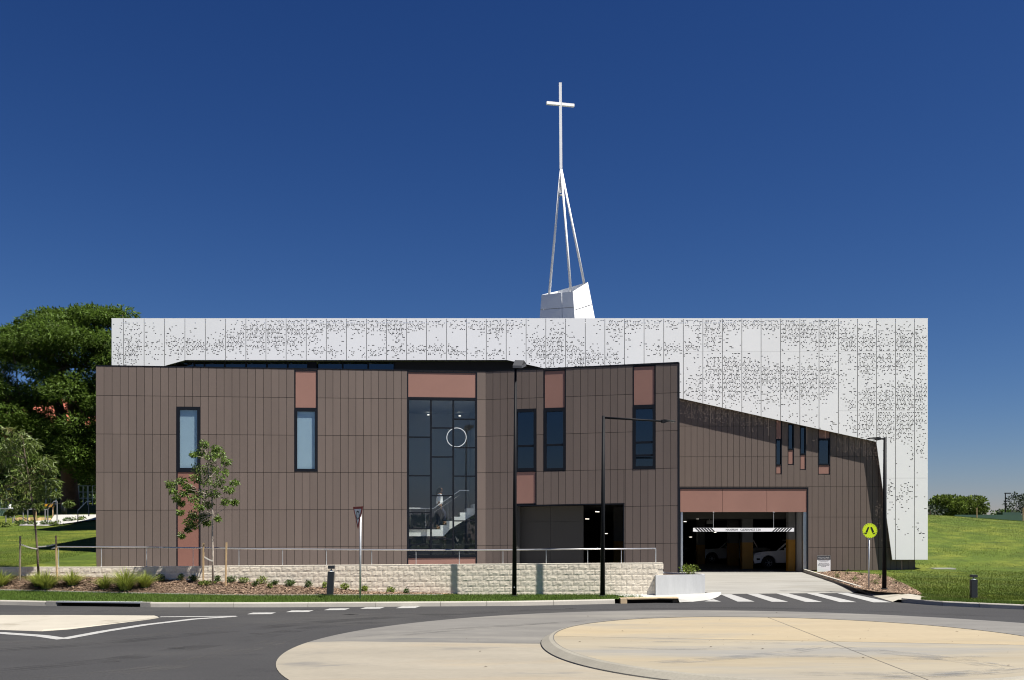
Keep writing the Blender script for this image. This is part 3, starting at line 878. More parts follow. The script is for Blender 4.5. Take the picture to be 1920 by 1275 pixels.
for l, w, m_ in (([(-40, 1222), (200, 1205), (420, 1184), (640, 1164), (900, 1149), (1200, 1141), (1500, 1142), (1920, 1158)], .9, 'track_dark'), ([(-40, 1262), (220, 1236), (430, 1204), (610, 1175), (860, 1156)], .8, 'track_dark'),
                 ([(60, 1275), (300, 1252), (450, 1220), (560, 1192)], .8, 'track_light'), ([(-40, 1146), (250, 1146), (480, 1145), (800, 1143)], .7, 'track_light'), ([(-40, 1208), (230, 1195), (460, 1172), (700, 1153), (1000, 1143)], .5, 'track_light')):
    ribbon('wheel_track', gz_(l, .002), w, m_)
for (x, y, a) in ((655, 1152, .10), (657, 1152.6, .16), (330, 1215, .12), (210, 1240, .10), (480, 1188, .10), (705, 1178, .10), (1070, 1141, .12)):
    p = G(x, y, .0035); mb = MB(); mb.poly([(p.x + a * 1.6 * cos(2 * pi * k / 14) * (1 + .3 * noise.noise((k, x, 0))), p.y + a * sin(2 * pi * k / 14) * (1 + .3 * noise.noise((k, 0, x))), p.z) for k in range(14)])
    tag(mb.build('oil_stain', M['oil']), kind='structure')

# traffic island at left and painted lines
ISL = [(-260, 1157, .0), (0, 1155, 0), (150, 1155, 0), (292, 1156, 0), (298, 1158.4, 0), (280, 1161.5, 0), (130, 1180, 0), (78, 1183.6, 0), (0, 1181, 0), (-260, 1172, 0)]
base = [G(a, b, 0.0) for a, b, _ in ISL]; top = []
cx = sum(p.x for p in base) / len(base); cy = sum(p.y for p in base) / len(base)
ti = MB(); n = len(base)
tops = [Vector((cx + (p.x - cx) * .995, cy + (p.y - cy) * .96, .035)) for p in base]
ti.add(base + tops, [tuple(range(n, 2 * n))] + [(i, (i + 1) % n, n + (i + 1) % n, n + i) for i in range(n)])
o = ti.build('traffic_island', M['island']); tag(o, kind='structure')
def line(name, img, w, z=0.004, m='paint_white'):
    pts = [G(x, y, z) for x, y in img]; mb = MB(); L_ = []; R_ = []
    for i, p in enumerate(pts):
        d = pts[min(i + 1, len(pts) - 1)] - pts[max(i - 1, 0)]; d.normalize(); nn = Vector((-d.y, d.x, 0)) * w / 2
        L_.append(p + nn); R_.append(p - nn)
    for i in range(len(pts) - 1): mb.quad(R_[i], R_[i + 1], L_[i + 1], L_[i])
    return tag(mb.build(name, M[m]), kind='structure')
line('painted_line', [(-260, 1180), (0, 1186.5), (78, 1192), (118.5, 1198)], .30)
line('painted_line', [(116, 1198), (195, 1183.5), (273, 1171.2), (364, 1160.6), (442, 1155.6)], .28, z=0.005)
line('painted_line', [(300, 1156.6), (442, 1155.2)], .22, z=0.006)
for (a, b, y) in ((465, 515.6, 1150), (538, 586, 1146), (609, 654, 1142.3), (677, 720, 1139.8), (744, 786, 1138.6)):
    z = .004
    mb = MB(); hgt = (y - 1000) ** 2 * 0.0
    p = [G(a - 2, y + 1.7, z), G(b - 8, y + 1.4, z), G(b + 2, y - 1.7, z), G(a + 9, y - 1.4, z)]
    tag(mb.poly(p).build('give_way_dash', M['paint_white']), kind='structure')

# ------------------------------------------------------------------ the building
BLD = empty('church_building', (0, 45.0, 0.45), 'modern brown panelled church hall with white perforated upper screen and garage', 'building')

class Wall:
    """vertical wall plane; u along, z up (rows sheared by sh over the length), d outwards"""
    def __init__(s, p0, p1, sh0=0.0):
        s.p0 = Vector((p0[0], p0[1], 0)); s.p1 = Vector((p1[0], p1[1], 0)); s.L = (s.p1 - s.p0).length
        s.t = (s.p1 - s.p0).normalized(); s.n = Vector((s.t.y, -s.t.x, 0)); s.sh = sh0
    def pt(s, u, z, d=0.0):
        p = s.p0 + s.t * u + s.n * d
        return Vector((p.x, p.y, z + s.sh * u / s.L))
    def uz(s, x, y):
        k = (x - 960) / F
        # p0.x + t.x u = k (p0.y + t.y u)
        u = (k * s.p0.y - s.p0.x) / (s.t.x - k * s.t.y)
        Y = s.p0.y + s.t.y * u
        return u, H + (YH - y) * Y / F - s.sh * u / s.L
    def rect(s, x0, y0, x1, y1):
        u0, za = s.uz(x0, y0); u1, zb = s.uz(x1, y1)
        um, z1 = s.uz((x0 + x1) / 2, y0); um, z0 = s.uz((x0 + x1) / 2, y1)
        return (u0, z0, u1, z1)
    def box(s, mb, u0, z0, u1, z1, d0, d1):
        return mb.hexa([s.pt(u0, z0, d1), s.pt(u1, z0, d1), s.pt(u1, z0, d0), s.pt(u0, z0, d0),
                        s.pt(u0, z1, d1), s.pt(u1, z1, d1), s.pt(u1, z1, d0), s.pt(u0, z1, d0)])

def subtract(rects, h):
    out = []
    for (a, b, c, d) in rects:
        x0, y0, x1, y1 = max(a, h[0]), max(b, h[1]), min(c, h[2]), min(d, h[3])
        if x0 >= x1 - 1e-4 or y0 >= y1 - 1e-4:
            out.append((a, b, c, d)); continue
        for r in ((a, b, x0, d), (x1, b, c, d), (x0, b, x1, y0), (x0, y1, x1, d)):
            if r[2] - r[0] > 0.012 and r[3] - r[1] > 0.012: out.append(r)
    return out

cA0 = P(180, 1000, F / 42.8); cA1 = P(911, 1000, F / 40.66); cB1 = P(1272, 1000, F / 42.0)
WA = Wall(cA0, cA1, 0.115); WB = Wall(cA1, cB1, 0.12); WC = Wall((cB1.x, GY), (22.18, GY), 0.0)
ROWS_A = [0.45, 1.734, 3.405, 5.078, 6.753, 8.442, 9.739]
ROWS_B = [0.45, 1.842, 3.519, 5.194, 6.871, 8.560, 9.850]
ROWS_C = [0.36, 1.615, 3.300, 4.978, 6.633, 8.329, 10.02]
COL_A = [i * 0.3408 for i in range(51)]; COL_A = [c for c in COL_A if c < WA.L - 0.2] + [WA.L]
COL_B = [i * WB.L / 26 for i in range(27)]
COL_C = [0] + [0.128 + i * 0.3345 for i in range(int(WC.L / 0.3345) + 1)]; COL_C = [c for c in COL_C if c < WC.L - 0.15] + [WC.L]

# openings: (wall, kind, photo rectangle)
holes = {'A': [], 'B': [], 'C': []}
W1 = WA.rect(330.5, 763, 376.8, 883); W1t = WA.rect(330.5, 883, 376.8, 1063); W1t = (W1[0], 0.46, W1[2], W1[1])
W2t = WA.rect(552, 693, 596.7, 766.5); W2 = WA.rect(552, 766.5, 596.7, 884)
W3t = WA.rect(763.5, 697, 894.2, 747); W3 = WA.rect(763.5, 747, 894.2, 1044); W3b = (W3[0], 0.46, W3[2], W3[1])
W4 = WB.rect(964.5, 767, 1006.3, 883); W4t = WB.rect(964.5, 883, 1006.3, 946)
W5t = WB.rect(1020, 692.5, 1061, 766.5); W5 = WB.rect(1020, 766.5, 1061, 882.5)
W6t = WB.rect(1186, 687, 1229, 761); W6 = WB.rect(1186, 761, 1229, 879.5)
WO = WB.rect(966, 945.6, 1170, 1075); WO = (WO[0], 0.46, WO[2], WB.uz(1100, 945)[1])
GD = WC.rect(1274, 914, 1515, 1071); GD = (GD[0], 0.26, GD[2], GD[3])
C1t = WC.rect(1455.8, 780, 1467, 823.8); C1 = WC.rect(1455.8, 823.8, 1467, 872); C1b = WC.rect(1455.8, 872, 1467, 889)
C2 = WC.rect(1477.4, 795, 1489.8, 843); C2b = WC.rect(1477.4, 843, 1489.8, 871.3)
C3 = WC.rect(1500.2, 800, 1512.4, 852); C3b = WC.rect(1500.2, 852, 1512.4, 880.8)
C4t = WC.rect(1533.6, 800, 1557, 823.3); C4 = WC.rect(1533.6, 823.3, 1557, 871.5); C4b = WC.rect(1533.6, 871.5, 1557, 889.5)
W2t = (W2t[0], W2t[1], W2t[2], 9.70); W3t = (W3t[0], W3t[1], W3t[2], 9.70); W5t = (W5t[0], W5t[1], W5t[2], 9.80); W6t = (W6t[0], W6t[1], W6t[2], 9.83)
holes['A'] = [W1, W1t, W2, W2t, W3, W3t, W3b]
holes['B'] = [W4, W4t, W5, W5t, W6, W6t, WO]
holes['C'] = [C1t, C1, C1b, C2, C2b, C3, C3b, C4t, C4, C4b, GD]

def snap(r, cols):
    f = lambda u: min(cols, key=lambda c: abs(c - u))
    return (f(r[0]), r[1], f(r[2]), r[3])
W1, W1t, W2, W2t, W3, W3t, W3b = [snap(r, COL_A) for r in holes['A']]; W3, W3t, W3b = holes['A'][4:]
C1t, C1, C1b, C2, C2b, C3, C3b, C4t, C4, C4b = [snap(r, COL_C) for r in holes['C'][:-1]]
W4, W4t, W5, W5t, W6, W6t = [snap(r, COL_B) for r in holes['B'][:-1]]
holes['A'] = [W1, W1t, W2, W2t, W3, W3t, W3b]; holes['B'] = [W4, W4t, W5, W5t, W6, W6t, WO]; holes['C'] = [C1t, C1, C1b, C2, C2b, C3, C3b, C4t, C4, C4b, GD]
# cladding panels, each its own piece (the 300 largest), the small rest joined
allp = []
for key, W, rows, cols in (('A', WA, ROWS_A, COL_A), ('B', WB, ROWS_B, COL_B), ('C', WC, ROWS_C, COL_C)):
    for i in range(len(cols) - 1):
        for j in range(len(rows) - 1):
            cell = [(cols[i], rows[j], cols[i + 1], rows[j + 1])]
            for h in holes[key]: cell = subtract(cell, h)
            for c in cell:
                if c[2] - c[0] < 0.03 or c[3] - c[1] < 0.03: continue
                px_area = (c[2] - c[0]) * (c[3] - c[1]) * (F / (W.p0.y)) ** 2
                hidden = (key != 'C' and c[3] < 1.25) 
                allp.append((0 if hidden else px_area, W, c, key, j))
allp.sort(key=lambda q: -q[0])
rest = MB()
g_ = 0.009
for idx, (ar, W, c, key, j) in enumerate(allp):
    top_extra = 0.0
    r = (c[0] + g_, c[1] + g_, c[2] - g_, c[3] - g_)
    if r[2] - r[0] < .01 or r[3] - r[1] < .01: continue
    d1 = 0.030 + random.uniform(-.0015, .0015)
    if idx < 300:
        mb = MB(); W.box(mb, *r, 0.004, d1); mb.build('cladding_panel', M['brown'], BLD)
    else:
        W.box(rest, *r, 0.004, d1)
o = rest.build('cladding_panels', M['brown'], BLD); o['kind'] = 'stuff'

# substrate walls with the openings left out
for key, W, zlo, zhi in (('A', WA, 0.3, 9.735), ('B', WB, 0.3, 9.845), ('C', WC, 0.2, 10.01)):
    rr = [(0, zlo, W.L, zhi)]
    for h in holes[key]: rr = subtract(rr, h)
    mb = MB()
    for r in rr: W.box(mb, *r, -0.12, 0.0)
    mb.build('wall', M['substrate'], BLD)
# parapet cappings
for W, z in ((WA, 9.739), (WB, 9.855)):
    mb = MB(); hi = 0.03
    mb.hexa([W.pt(-.02, z, .045), W.pt(W.L + .02, z, .045), W.pt(W.L + .02, z, -.3), W.pt(-.02, z, -.3),
             W.pt(-.02, z + hi, .045), W.pt(W.L + .02, z + hi + (.045 if W is WB else 0), .045), W.pt(W.L + .02, z + hi + (.045 if W is WB else 0), -.3), W.pt(-.02, z + hi, -.3)])
    mb.build('parapet_capping', M['dark_metal'], BLD)
mb = MB(); mb.box2((cB1.x - .02, cB1.y - .04, .45), (cB1.x + .05, cB1.y + .25, 10.02)); mb.build('corner_trim', M['dark_metal'], BLD)
# flanks and roof of the brown block
mb = MB(); mb.box2((cA0.x, cA0.y + .02, .3), (cA0.x + .12, SY - .3, 9.72)); mb.build('side_wall', M['brown'], BLD)
mb = MB(); mb.box2((cB1.x - .14, cB1.y + .26, .2), (cB1.x, GY - .002, 9.95)); mb.build('side_wall', M['brown'], BLD)
mb = MB(); mb.prism([(cA0.x + .13, cA0.y + .15, 9.35), (cA1.x, cA1.y + .15, 9.35), (cB1.x - .15, cB1.y + .15, 9.35), (cB1.x - .15, SY - .3, 9.35), (cA0.x + .13, SY - .3, 9.35)], (0, 0, .2)); mb.build('roof', M['interior_dark'], BLD)

def frame_mb(W, r, fw, d0, d1, bars=(), vbars=(), bw=0.06):
    u0, z0, u1, z1 = r; mb = MB()
    W.box(mb, u0, z0, u0 + fw, z1, d0, d1); W.box(mb, u1 - fw, z0, u1, z1, d0, d1)
    W.box(mb, u0 + fw, z0, u1 - fw, z0 + fw, d0, d1 - .002); W.box(mb, u0 + fw, z1 - fw, u1 - fw, z1, d0, d1 - .002)
    for (a, b, z) in bars: W.box(mb, a, z - bw / 2, b, z + bw / 2, d0 + .02, d1 - .02)
    for u in vbars: W.box(mb, u - bw / 2, z0 + fw, u + bw / 2, z1 - fw, d0 + .02, d1 - .012)
    return mb
def spandrel(W, r, rec=-0.010, fw=0.045, m='terracotta', splits=()):
    fr = frame_mb(W, r, fw, -0.12, 0.036).build('panel_frame', M['dark_metal'], BLD)
    us = [r[0] + fw] + list(splits) + [r[2] - fw]
    for a, b in zip(us, us[1:]):
        mb = MB(); W.box(mb, a + .006, r[1] + fw + .004, b - .006, r[3] - fw - .004, -rec - .03, -rec); mb.build('terracotta_panel', M[m], fr)
    mb = MB(); W.box(mb, r[0] + .01, r[1] + .01, r[2] - .01, r[3] - .01, -.119, -rec - .031 if rec > 0 else -.022); mb.build('panel_backing', M['substrate'], fr)
    return fr
def window(W, r, fw, trans=(), gm='glass_dark', blind=False, thin=None):
    bars = [(r[0] + fw, r[2] - fw, z) for z in trans]
    fr = frame_mb(W, r, fw, -0.12, 0.040, bars, bw=0.085).build('window', M['dark_metal'], BLD)
    zs = [r[1] + fw] + sorted(trans) + [r[3] - fw]
    for a, b in zip(zs, zs[1:]):
        mb = MB(); W.box(mb, r[0] + fw, a + (.042 if a != zs[0] else 0), r[2] - fw, b - (.042 if b != zs[-1] else 0), -.036 if blind else -.066, -.03 if blind else -.06); mb.build('pane', M[gm], fr)
    if blind:
        mb = MB(); W.box(mb, r[0] + fw * .8, r[1] + fw * .8, r[2] - fw * .8, r[3] - fw * .8, -.062, -.05); mb.build('blind', M['blind'], fr)
    return fr
zA = lambda y, x=570: WA.uz(x, y)[1]
window(WA, W1, 0.135, gm='glass_blind', blind=True); spandrel(WA, W1t, m='terracotta_deep')
spandrel(WA, W2t); window(WA, W2, 0.12, gm='glass_blind', blind=True)
spandrel(WA, W3t); spandrel(WA, W3b)
zB = lambda y, x: WB.uz(x, y)[1]
window(WB, W4, 0.13, (zB(836, 985),)); spandrel(WB, W4t)
spandrel(WB, W5t); window(WB, W5, 0.12, (zB(834, 1040),))
spandrel(WB, W6t); window(WB, W6, 0.13, (zB(829.3, 1208), zB(853.7, 1208)))
spandrel(WC, C1t, fw=.03); window(WC, C1, .05); spandrel(WC, C1b, fw=.03)
window(WC, C2, .05); spandrel(WC, C2b, fw=.03); window(WC, C3, .05); spandrel(WC, C3b, fw=.03)
spandrel(WC, C4t, fw=.03); window(WC, C4, .06); spandrel(WC, C4b, fw=.03)
# tall stair window with its staggered transoms
ux = lambda x: WA.uz(x, 900)[0]
fr = MB(); fw = 0.085; r = W3
WA.box(fr, r[0], r[1], r[0] + fw, r[3], -.12, .04); WA.box(fr, r[2] - fw, r[1], r[2], r[3], -.12, .04)
WA.box(fr, r[0] + fw, r[1], r[2] - fw, r[1] + fw, -.12, .038); WA.box(fr, r[0] + fw, r[3] - fw, r[2] - fw, r[3], -.12, .038)
cols = [r[0] + fw, ux(808.1), ux(850), r[2] - fw]; bw = .055
for u in cols[1:3]: WA.box(fr, u - bw * .7, r[1] + fw, u + bw * .7, r[3] - fw, -.11, .030)
tr = [(819.8, 892, 960.9, 991, 1020.6), (802.4, 856.6, 929.4, 1009.9), (785.6, 839, 892.7, 976.8)]
panes = []
for i in range(3):
    a = cols[i] + (bw * .7 if i else 0); b = cols[i + 1] - (bw * .7 if i < 2 else 0)
    zs = [WA.uz(830, y)[1] for y in tr[i]]
    for z in zs: WA.box(fr, a, z - bw / 2, b, z + bw / 2, -.11, .026)
    lim = [r[1] + fw] + sorted(zs) + [r[3] - fw]
    for k in range(len(lim) - 1):
        panes.append((a, lim[k] + (bw / 2 if k else 0), b, lim[k + 1] - (bw / 2 if k < len(lim) - 2 else 0)))
fr = fr.build('stair_window', M['dark_metal'], BLD)
for p in panes:
    mb = MB(); WA.box(mb, *p, -.046, -.04); mb.build('pane', M['glass_clear'], fr)

# rooms behind: white stair hall, dark rooms
su0, su1 = W3[0] - .15, W3[2] + .12
q = lambda u, d: WA.pt(u, 0, -d)
def room(u0, u1, dep, z0, z1, mw, mc, nm):
    for (a, b) in (((u0, .13), (u0, dep)), ((u0, dep), (u1, dep)), ((u1, dep), (u1, .13))):
        p, s = WA.pt(a[0], 0, -a[1]), WA.pt(b[0], 0, -b[1]); mb = MB()
        mb.quad((p.x, p.y, z0), (s.x, s.y, z0), (s.x, s.y, z1), (p.x, p.y, z1)); mb.build(nm + '_wall', mw, BLD)
    c = [WA.pt(u0, 0, -.13), WA.pt(u1, 0, -.13), WA.pt(u1, 0, -dep), WA.pt(u0, 0, -dep)]
    MB().poly([(p.x, p.y, z1) for p in c]).build(nm + '_ceiling', mc, BLD); MB().poly([(p.x, p.y, z0) for p in c]).build(nm + '_floor', M['garage_floor'], BLD)
room(su0, su1, 5.2, .5, WA.uz(830, 748)[1] + .05, M['interior'], M['interior'], 'stair_hall')
# interior partition: dark linings behind all other windows
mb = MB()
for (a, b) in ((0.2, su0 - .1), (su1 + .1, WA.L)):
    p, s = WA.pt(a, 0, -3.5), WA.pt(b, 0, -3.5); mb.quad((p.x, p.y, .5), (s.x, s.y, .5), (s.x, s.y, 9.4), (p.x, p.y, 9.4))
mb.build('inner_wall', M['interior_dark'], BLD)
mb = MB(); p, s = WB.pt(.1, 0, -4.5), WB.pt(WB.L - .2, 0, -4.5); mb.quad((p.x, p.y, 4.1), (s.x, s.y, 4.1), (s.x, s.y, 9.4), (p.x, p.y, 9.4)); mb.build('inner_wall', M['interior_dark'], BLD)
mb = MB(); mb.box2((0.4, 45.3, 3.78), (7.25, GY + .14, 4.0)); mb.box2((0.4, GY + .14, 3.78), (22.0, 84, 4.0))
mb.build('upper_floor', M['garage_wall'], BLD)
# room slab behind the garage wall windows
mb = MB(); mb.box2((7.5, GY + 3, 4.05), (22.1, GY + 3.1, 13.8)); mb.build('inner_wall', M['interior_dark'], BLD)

# ---- lower opening in the right wing: sliding door leaf, soffit, jamb
lu1 = WB.uz(1091.4, 1000)[0]
mb = MB()
for k in range(2):
    for l in range(2):
        a = WO[0] + (lu1 - WO[0]) * k / 2; b = WO[0] + (lu1 - WO[0]) * (k + 1) / 2
        z0 = (.47, 2.9)[l]; z1 = (2.9, 3.62)[l]
        m_ = MB(); WB.box(m_, a + .004, z0 + .004, b - .004, z1 - .004, -.78, -.72); m_.build('door_panel', M['olive_door'], BLD)
mb = MB(); WB.box(mb, WO[0], WO[3] - .02, WO[2], WO[3] + .1, -.9, -.121); mb.build('soffit', M['olive_door'], BLD)
mb = MB(); WB.box(mb, WO[0] - .01, WO[3] - .045, WO[2] + .03, WO[3] + .0, -.12, .05); WB.box(mb, WO[2] - .03, .47, WO[2] + .02, WO[3] - .046, -.12, .05); mb.build('opening_trim', M['dark_metal'], BLD)

# ---- garage: door surround, terracotta header, steel jambs, interior
tz0 = WC.uz(1400, 960)[1]; tz1 = WC.uz(1400, 916.5)[1]
gu = lambda x: WC.uz(x, 960)[0]
hd = MB(); WC.box(hd, GD[0], GD[3] - .075, GD[2], GD[3], -.12, .05); WC.box(hd, GD[2] - .07, .27, GD[2], GD[3] - .076, -.12, .05); WC.box(hd, GD[0], .27, GD[0] + .03, GD[3] - .076, -.12, .05)
hd = hd.build('door_surround', M['dark_metal'], BLD)
for a, b in ((1275.2, 1354.6), (1354.6, 1437.6), (1437.6, 1512.9)):
    mb = MB(); WC.box(mb, gu(a) + .008, tz0, gu(b) - .008, GD[3] - .085, -.10, .022); mb.build('terracotta_panel', M['terracotta'], hd)
mb = MB(); WC.box(mb, GD[0] + .03, tz0 + .01, GD[2] - .07, GD[3] - .08, -.35, -.11); mb.build('header_beam', M['substrate'], hd)
for a, b in ((1276.5, 1280.5), (1506.5, 1512.6)):
    mb = MB(); WC.box(mb, gu(a), .25, gu(b), tz0 - .005, -.34, -.02); mb.build('steel_jamb', M['steel'], hd)
# interior of the car park
def slab(nm, a, b, m):
    return MB().box2(a, b).build(nm, m, BLD)
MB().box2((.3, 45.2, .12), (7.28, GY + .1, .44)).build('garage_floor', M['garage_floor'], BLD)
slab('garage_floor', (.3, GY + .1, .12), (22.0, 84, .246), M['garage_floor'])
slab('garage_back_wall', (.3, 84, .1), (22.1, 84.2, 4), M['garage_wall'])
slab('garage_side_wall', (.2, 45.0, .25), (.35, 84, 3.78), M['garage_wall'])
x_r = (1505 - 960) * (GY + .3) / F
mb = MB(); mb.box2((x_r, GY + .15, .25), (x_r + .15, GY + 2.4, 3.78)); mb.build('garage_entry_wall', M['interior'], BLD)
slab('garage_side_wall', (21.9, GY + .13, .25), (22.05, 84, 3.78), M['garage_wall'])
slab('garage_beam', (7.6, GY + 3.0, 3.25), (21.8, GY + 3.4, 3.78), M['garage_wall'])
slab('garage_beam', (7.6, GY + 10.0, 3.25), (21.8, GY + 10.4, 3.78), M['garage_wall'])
def column(x0, x1, Y, zc):
    X0, X1 = (x0 - 960) * Y / F, (x1 - 960) * Y / F
    c = slab('column', (X0, Y, .25), (X1, Y + .5, 3.78), M['column_grey'])
    MB().box2((X0 - .006, Y - .006, .25), (X1 + .006, Y + .506, zc)).build('yellow_band', M['column_yellow'], c)
column(1391.9, 1412, GY + 5.2, 1.85); column(1478.5, 1491, GY + 1.4, 2.05); column(1366, 1385, GY + 11, 1.75)
column(1308, 1322, GY + 14, 1.6); column(1152, 1171, 50.5, 2.0)
# ceiling lights in the car park (lit)
def garage_light(x, y, Y, L_, ang=0.5):
    c = P(x, y, Y); mb = MB(); mb.box(c, (L_, .08, .045), ang); o = mb.build('batten_light', M['lamp_on'])
    tag(o, None, 'light', 'lit battens on the car park ceiling')
    return o
for i, (x, y, Y, lab) in enumerate(((1308, 972.5, 62, 'lit batten under the car park ceiling, highest inside the garage entry left side'),
                                    (1284.5, 978, 64, 'lit batten beside the left steel jamb of the garage entry'),
                                    (1295, 1007, 68, 'lit batten low behind the left end of the clearance bar'),
                                    (1341, 998, 66, 'lit batten just below the clearance bar'),
                                    (1120, 959.5, 51, 'lit angled batten in the dark opening left of the lamp post'),
                                    (1101, 973, 54, 'lit short batten low in the dark opening beside the olive door'),
                                    (1136, 1000.5, 60, 'lit short batten right of the lamp post inside the dark opening'))):
    o = garage_light(x, y, Y, .42, 1.15); o['label'] = lab

# ---- stair hall contents: stair, handrail, ring light, downlights
STW = Wall(WA.pt(0, 0, -.24), WA.pt(WA.L, 0, -.24), 0.0)
STY = 45.05
def sp(x, y, d=0.0):
    u, z = STW.uz(x, y); return STW.pt(u, z, -d)
prof = [(764, 992.7), (826, 992.7)]
x, y = 826.0, 992.7
while x < 900:
    y -= 7.95; prof.append((x, y)); x += 12.25; prof.append((x, y))
under = [(x, y + 14), (844, 992.0 + 0), (832, 1005.4), (764, 1005.4)]
stair = empty('staircase', sp(830, 1040), 'white stair rising to the right behind the tall window', 'stairs')
pts = [sp(a, b) for a, b in prof + under]
mb = MB(); n = len(pts)
me_pts = pts + [p - WA.n * 1.4 for p in pts]
fs = [(i, n + i, n + (i + 1) % n, (i + 1) % n) for i in range(n)]
mb.add(me_pts, fs + [tuple(range(n)), tuple(reversed(range(n, 2 * n)))])
o = mb.build('flight', M['stair_white'], stair)
bm = bmesh.new(); bm.from_mesh(o.data); bmesh.ops.triangulate(bm, faces=[f for f in bm.faces if len(f.verts) > 4]); bm.to_mesh(o.data); bm.free()
mb = MB()
rl = [sp(766, 953, .02), sp(813, 953, .02), sp(862, 919.5, .02), sp(880, 919.5, .02)]
mb.tube(rl, .022, 6); mb.build('handrail', M['white_paint'], stair)
mb = MB(); mb.tube([sp(813, 961, .02), sp(862, 928, .02)], .012, 5); mb.build('rail', M['rail'], stair)
for a, b, c in ((770, 953, 992), (798, 953, 992), (840, 934.5, 984), (874, 919.5, 961)):
    mb = MB(); mb.tube([sp(a, b, .02), sp(a, c, .02)], .014, 5); mb.build('baluster', M['rail'], stair)
mb = MB(); mb.box2(sp(832, 1008, .4) + Vector((0, 0, -1.9)), sp(838, 992, .6)); mb.build('support_post', M['bollard'], stair)
ring = MB(); R_ = .47; c = P(856, 820, 47.2)
ring.tube([c + Vector((R_ * cos(2 * pi * k / 48), 0.12 * sin(2 * pi * k / 48), R_ * sin(2 * pi * k / 48))) for k in range(49)], .018, 6, cap=False)
tag(ring.build('ring_pendant', M['ring_light'], smooth=True), 'thin white ring pendant light hanging behind the tall stair window', 'light')
for (x, y, lab) in ((793, 754, 'small lit downlight nearest the top left corner of the tall window'), (803, 778.5, 'small lit downlight in the left column of the tall window, lower one'), (862, 780.5, 'small lit downlight in the right column of the tall window')):
    zc = WA.uz(830, 748)[1] + .05 + .09; Y = (zc - H - .02) * F / (YH - y); Y = min(Y, 49.3)
    mb = MB(); mb.lathe([(0, 0), (.06, 0), (.06, .04)], P(x, y, Y), 10); tag(mb.build('downlight', M['lamp_dim']), lab, 'light', 'downlights in the stair hall')

# ------------------------------------------------------------------ perforated white screen
SCR_S = F / SY
jx = [208.9, 231.7, 270.2, 308.6, 346.7, 384.9, 423.0, 461, 498.6, 536.5, 574.2, 611.8, 649.5, 687.4, 724.8, 762.5, 799.6, 837.5, 874.7, 911.8, 949.2, 986.4, 1023.4,
      1060.5, 1097.4, 1134.1, 1171, 1207.6, 1244.5, 1281.2, 1317.9, 1354.5, 1390.9, 1427, 1463.6, 1499.7, 1535.7, 1572, 1607.7, 1643.2, 1679, 1714.7, 1739.9]
TOPY = 597.6
blobs = [(225, 668, 16, 22, .30), (250, 655, 30, 26, .26), (240, 612, 30, 14, .10), (300, 640, 40, 30, .07), (335, 645, 22, 16, .26), (362, 648, 26, 10, .30), (400, 650, 40, 9, .32), (440, 640, 30, 18, .25), (470, 625, 40, 22, .30), (505, 630, 30, 26, .30),
         (545, 625, 30, 22, .26), (580, 612, 70, 11, .32), (600, 660, 50, 7, .22), (570, 640, 40, 14, .15), (660, 606, 80, 10, .26), (715, 612, 40, 13, .26), (690, 660, 60, 9, .13), (745, 625, 18, 18, .26), (730, 655, 30, 10, .16), (790, 655, 40, 8, .24), (785, 606, 60, 8, .22),
         (835, 655, 40, 9, .24), (880, 608, 60, 10, .24), (930, 616, 22, 15, .30), (885, 662, 40, 7, .22), (935, 660, 25, 10, .18), (965, 606, 22, 8, .18), (1005, 655, 20, 22, .26), (1040, 650, 26, 34, .36), (1075, 665, 30, 22, .34), (1110, 675, 28, 16, .28),
         (1145, 670, 18, 16, .22), (1150, 612, 25, 14, .28), (1190, 606, 40, 9, .28), (1165, 630, 20, 10, .12), (1255, 653, 30, 10, .38), (1290, 650, 20, 10, .3), (1300, 608, 60, 9, .26), (1340, 610, 30, 14, .32), (1330, 635, 26, 16, .24), (1390, 606, 60, 8, .34),
         (1335, 690, 24, 24, .26), (1375, 690, 30, 22, .36), (1300, 720, 24, 22, .20), (1420, 700, 50, 18, .42), (1345, 735, 34, 16, .26), (1400, 720, 40, 14, .36), (1460, 605, 60, 9, .34), (1490, 625, 36, 22, .26), (1540, 620, 36, 26, .32), (1500, 705, 50, 22, .36), (1500, 735, 40, 16, .26),
         (1550, 690, 22, 34, .18), (1535, 725, 26, 14, .26), (1585, 640, 22, 16, .30), (1620, 655, 26, 26, .34), (1630, 690, 20, 14, .26), (1655, 670, 30, 22, .36), (1700, 645, 26, 26, .34), (1690, 680, 20, 16, .26), (1730, 640, 14, 22, .26),
         (1595, 755, 10, 14, .26), (1635, 755, 26, 26, .32), (1660, 765, 34, 28, .38), (1700, 750, 30, 34, .38), (1725, 735, 16, 28, .30), (1630, 800, 26, 16, .32), (1670, 800, 30, 18, .34), (1710, 790, 22, 26, .28), (1690, 815, 30, 8, .26), (1725, 848, 14, 14, .22), (1703, 845, 10, 16, .08),
         (1668, 920, 10, 20, .22), (1680, 940, 14, 20, .15), (1700, 915, 14, 14, .16), (1690, 1000, 20, 40, .03), (1725, 1010, 16, 40, .035), (1610, 615, 40, 14, .12), (1680, 625, 40, 16, .14), (1400, 760, 60, 10, .07), (1480, 780, 60, 10, .06), (1420, 745, 60, 8, .10), (1600, 800, 30, 14, .09), (1560, 800, 40, 8, .05)]
def dens(px, py):
    d = 0.006 + (0.02 if px > 1272 and py > 700 and py < 840 else 0)
    for (a, b, rx, ry, am) in blobs:
        q_ = ((px - a) / rx) ** 2 + ((py - b) / ry) ** 2
        if q_ < 6: d += am * math.exp(-q_ * 0.85)
    return min(max(0, d - .018) * 1.5 + .006, .55)
def xz(px, py): return ((px - 960) / SCR_S, H + (YH - py) / SCR_S)
RP, HH, HWD, CP = 0.0720, 0.040, 0.066, 0.090
rnd = random.Random(3)
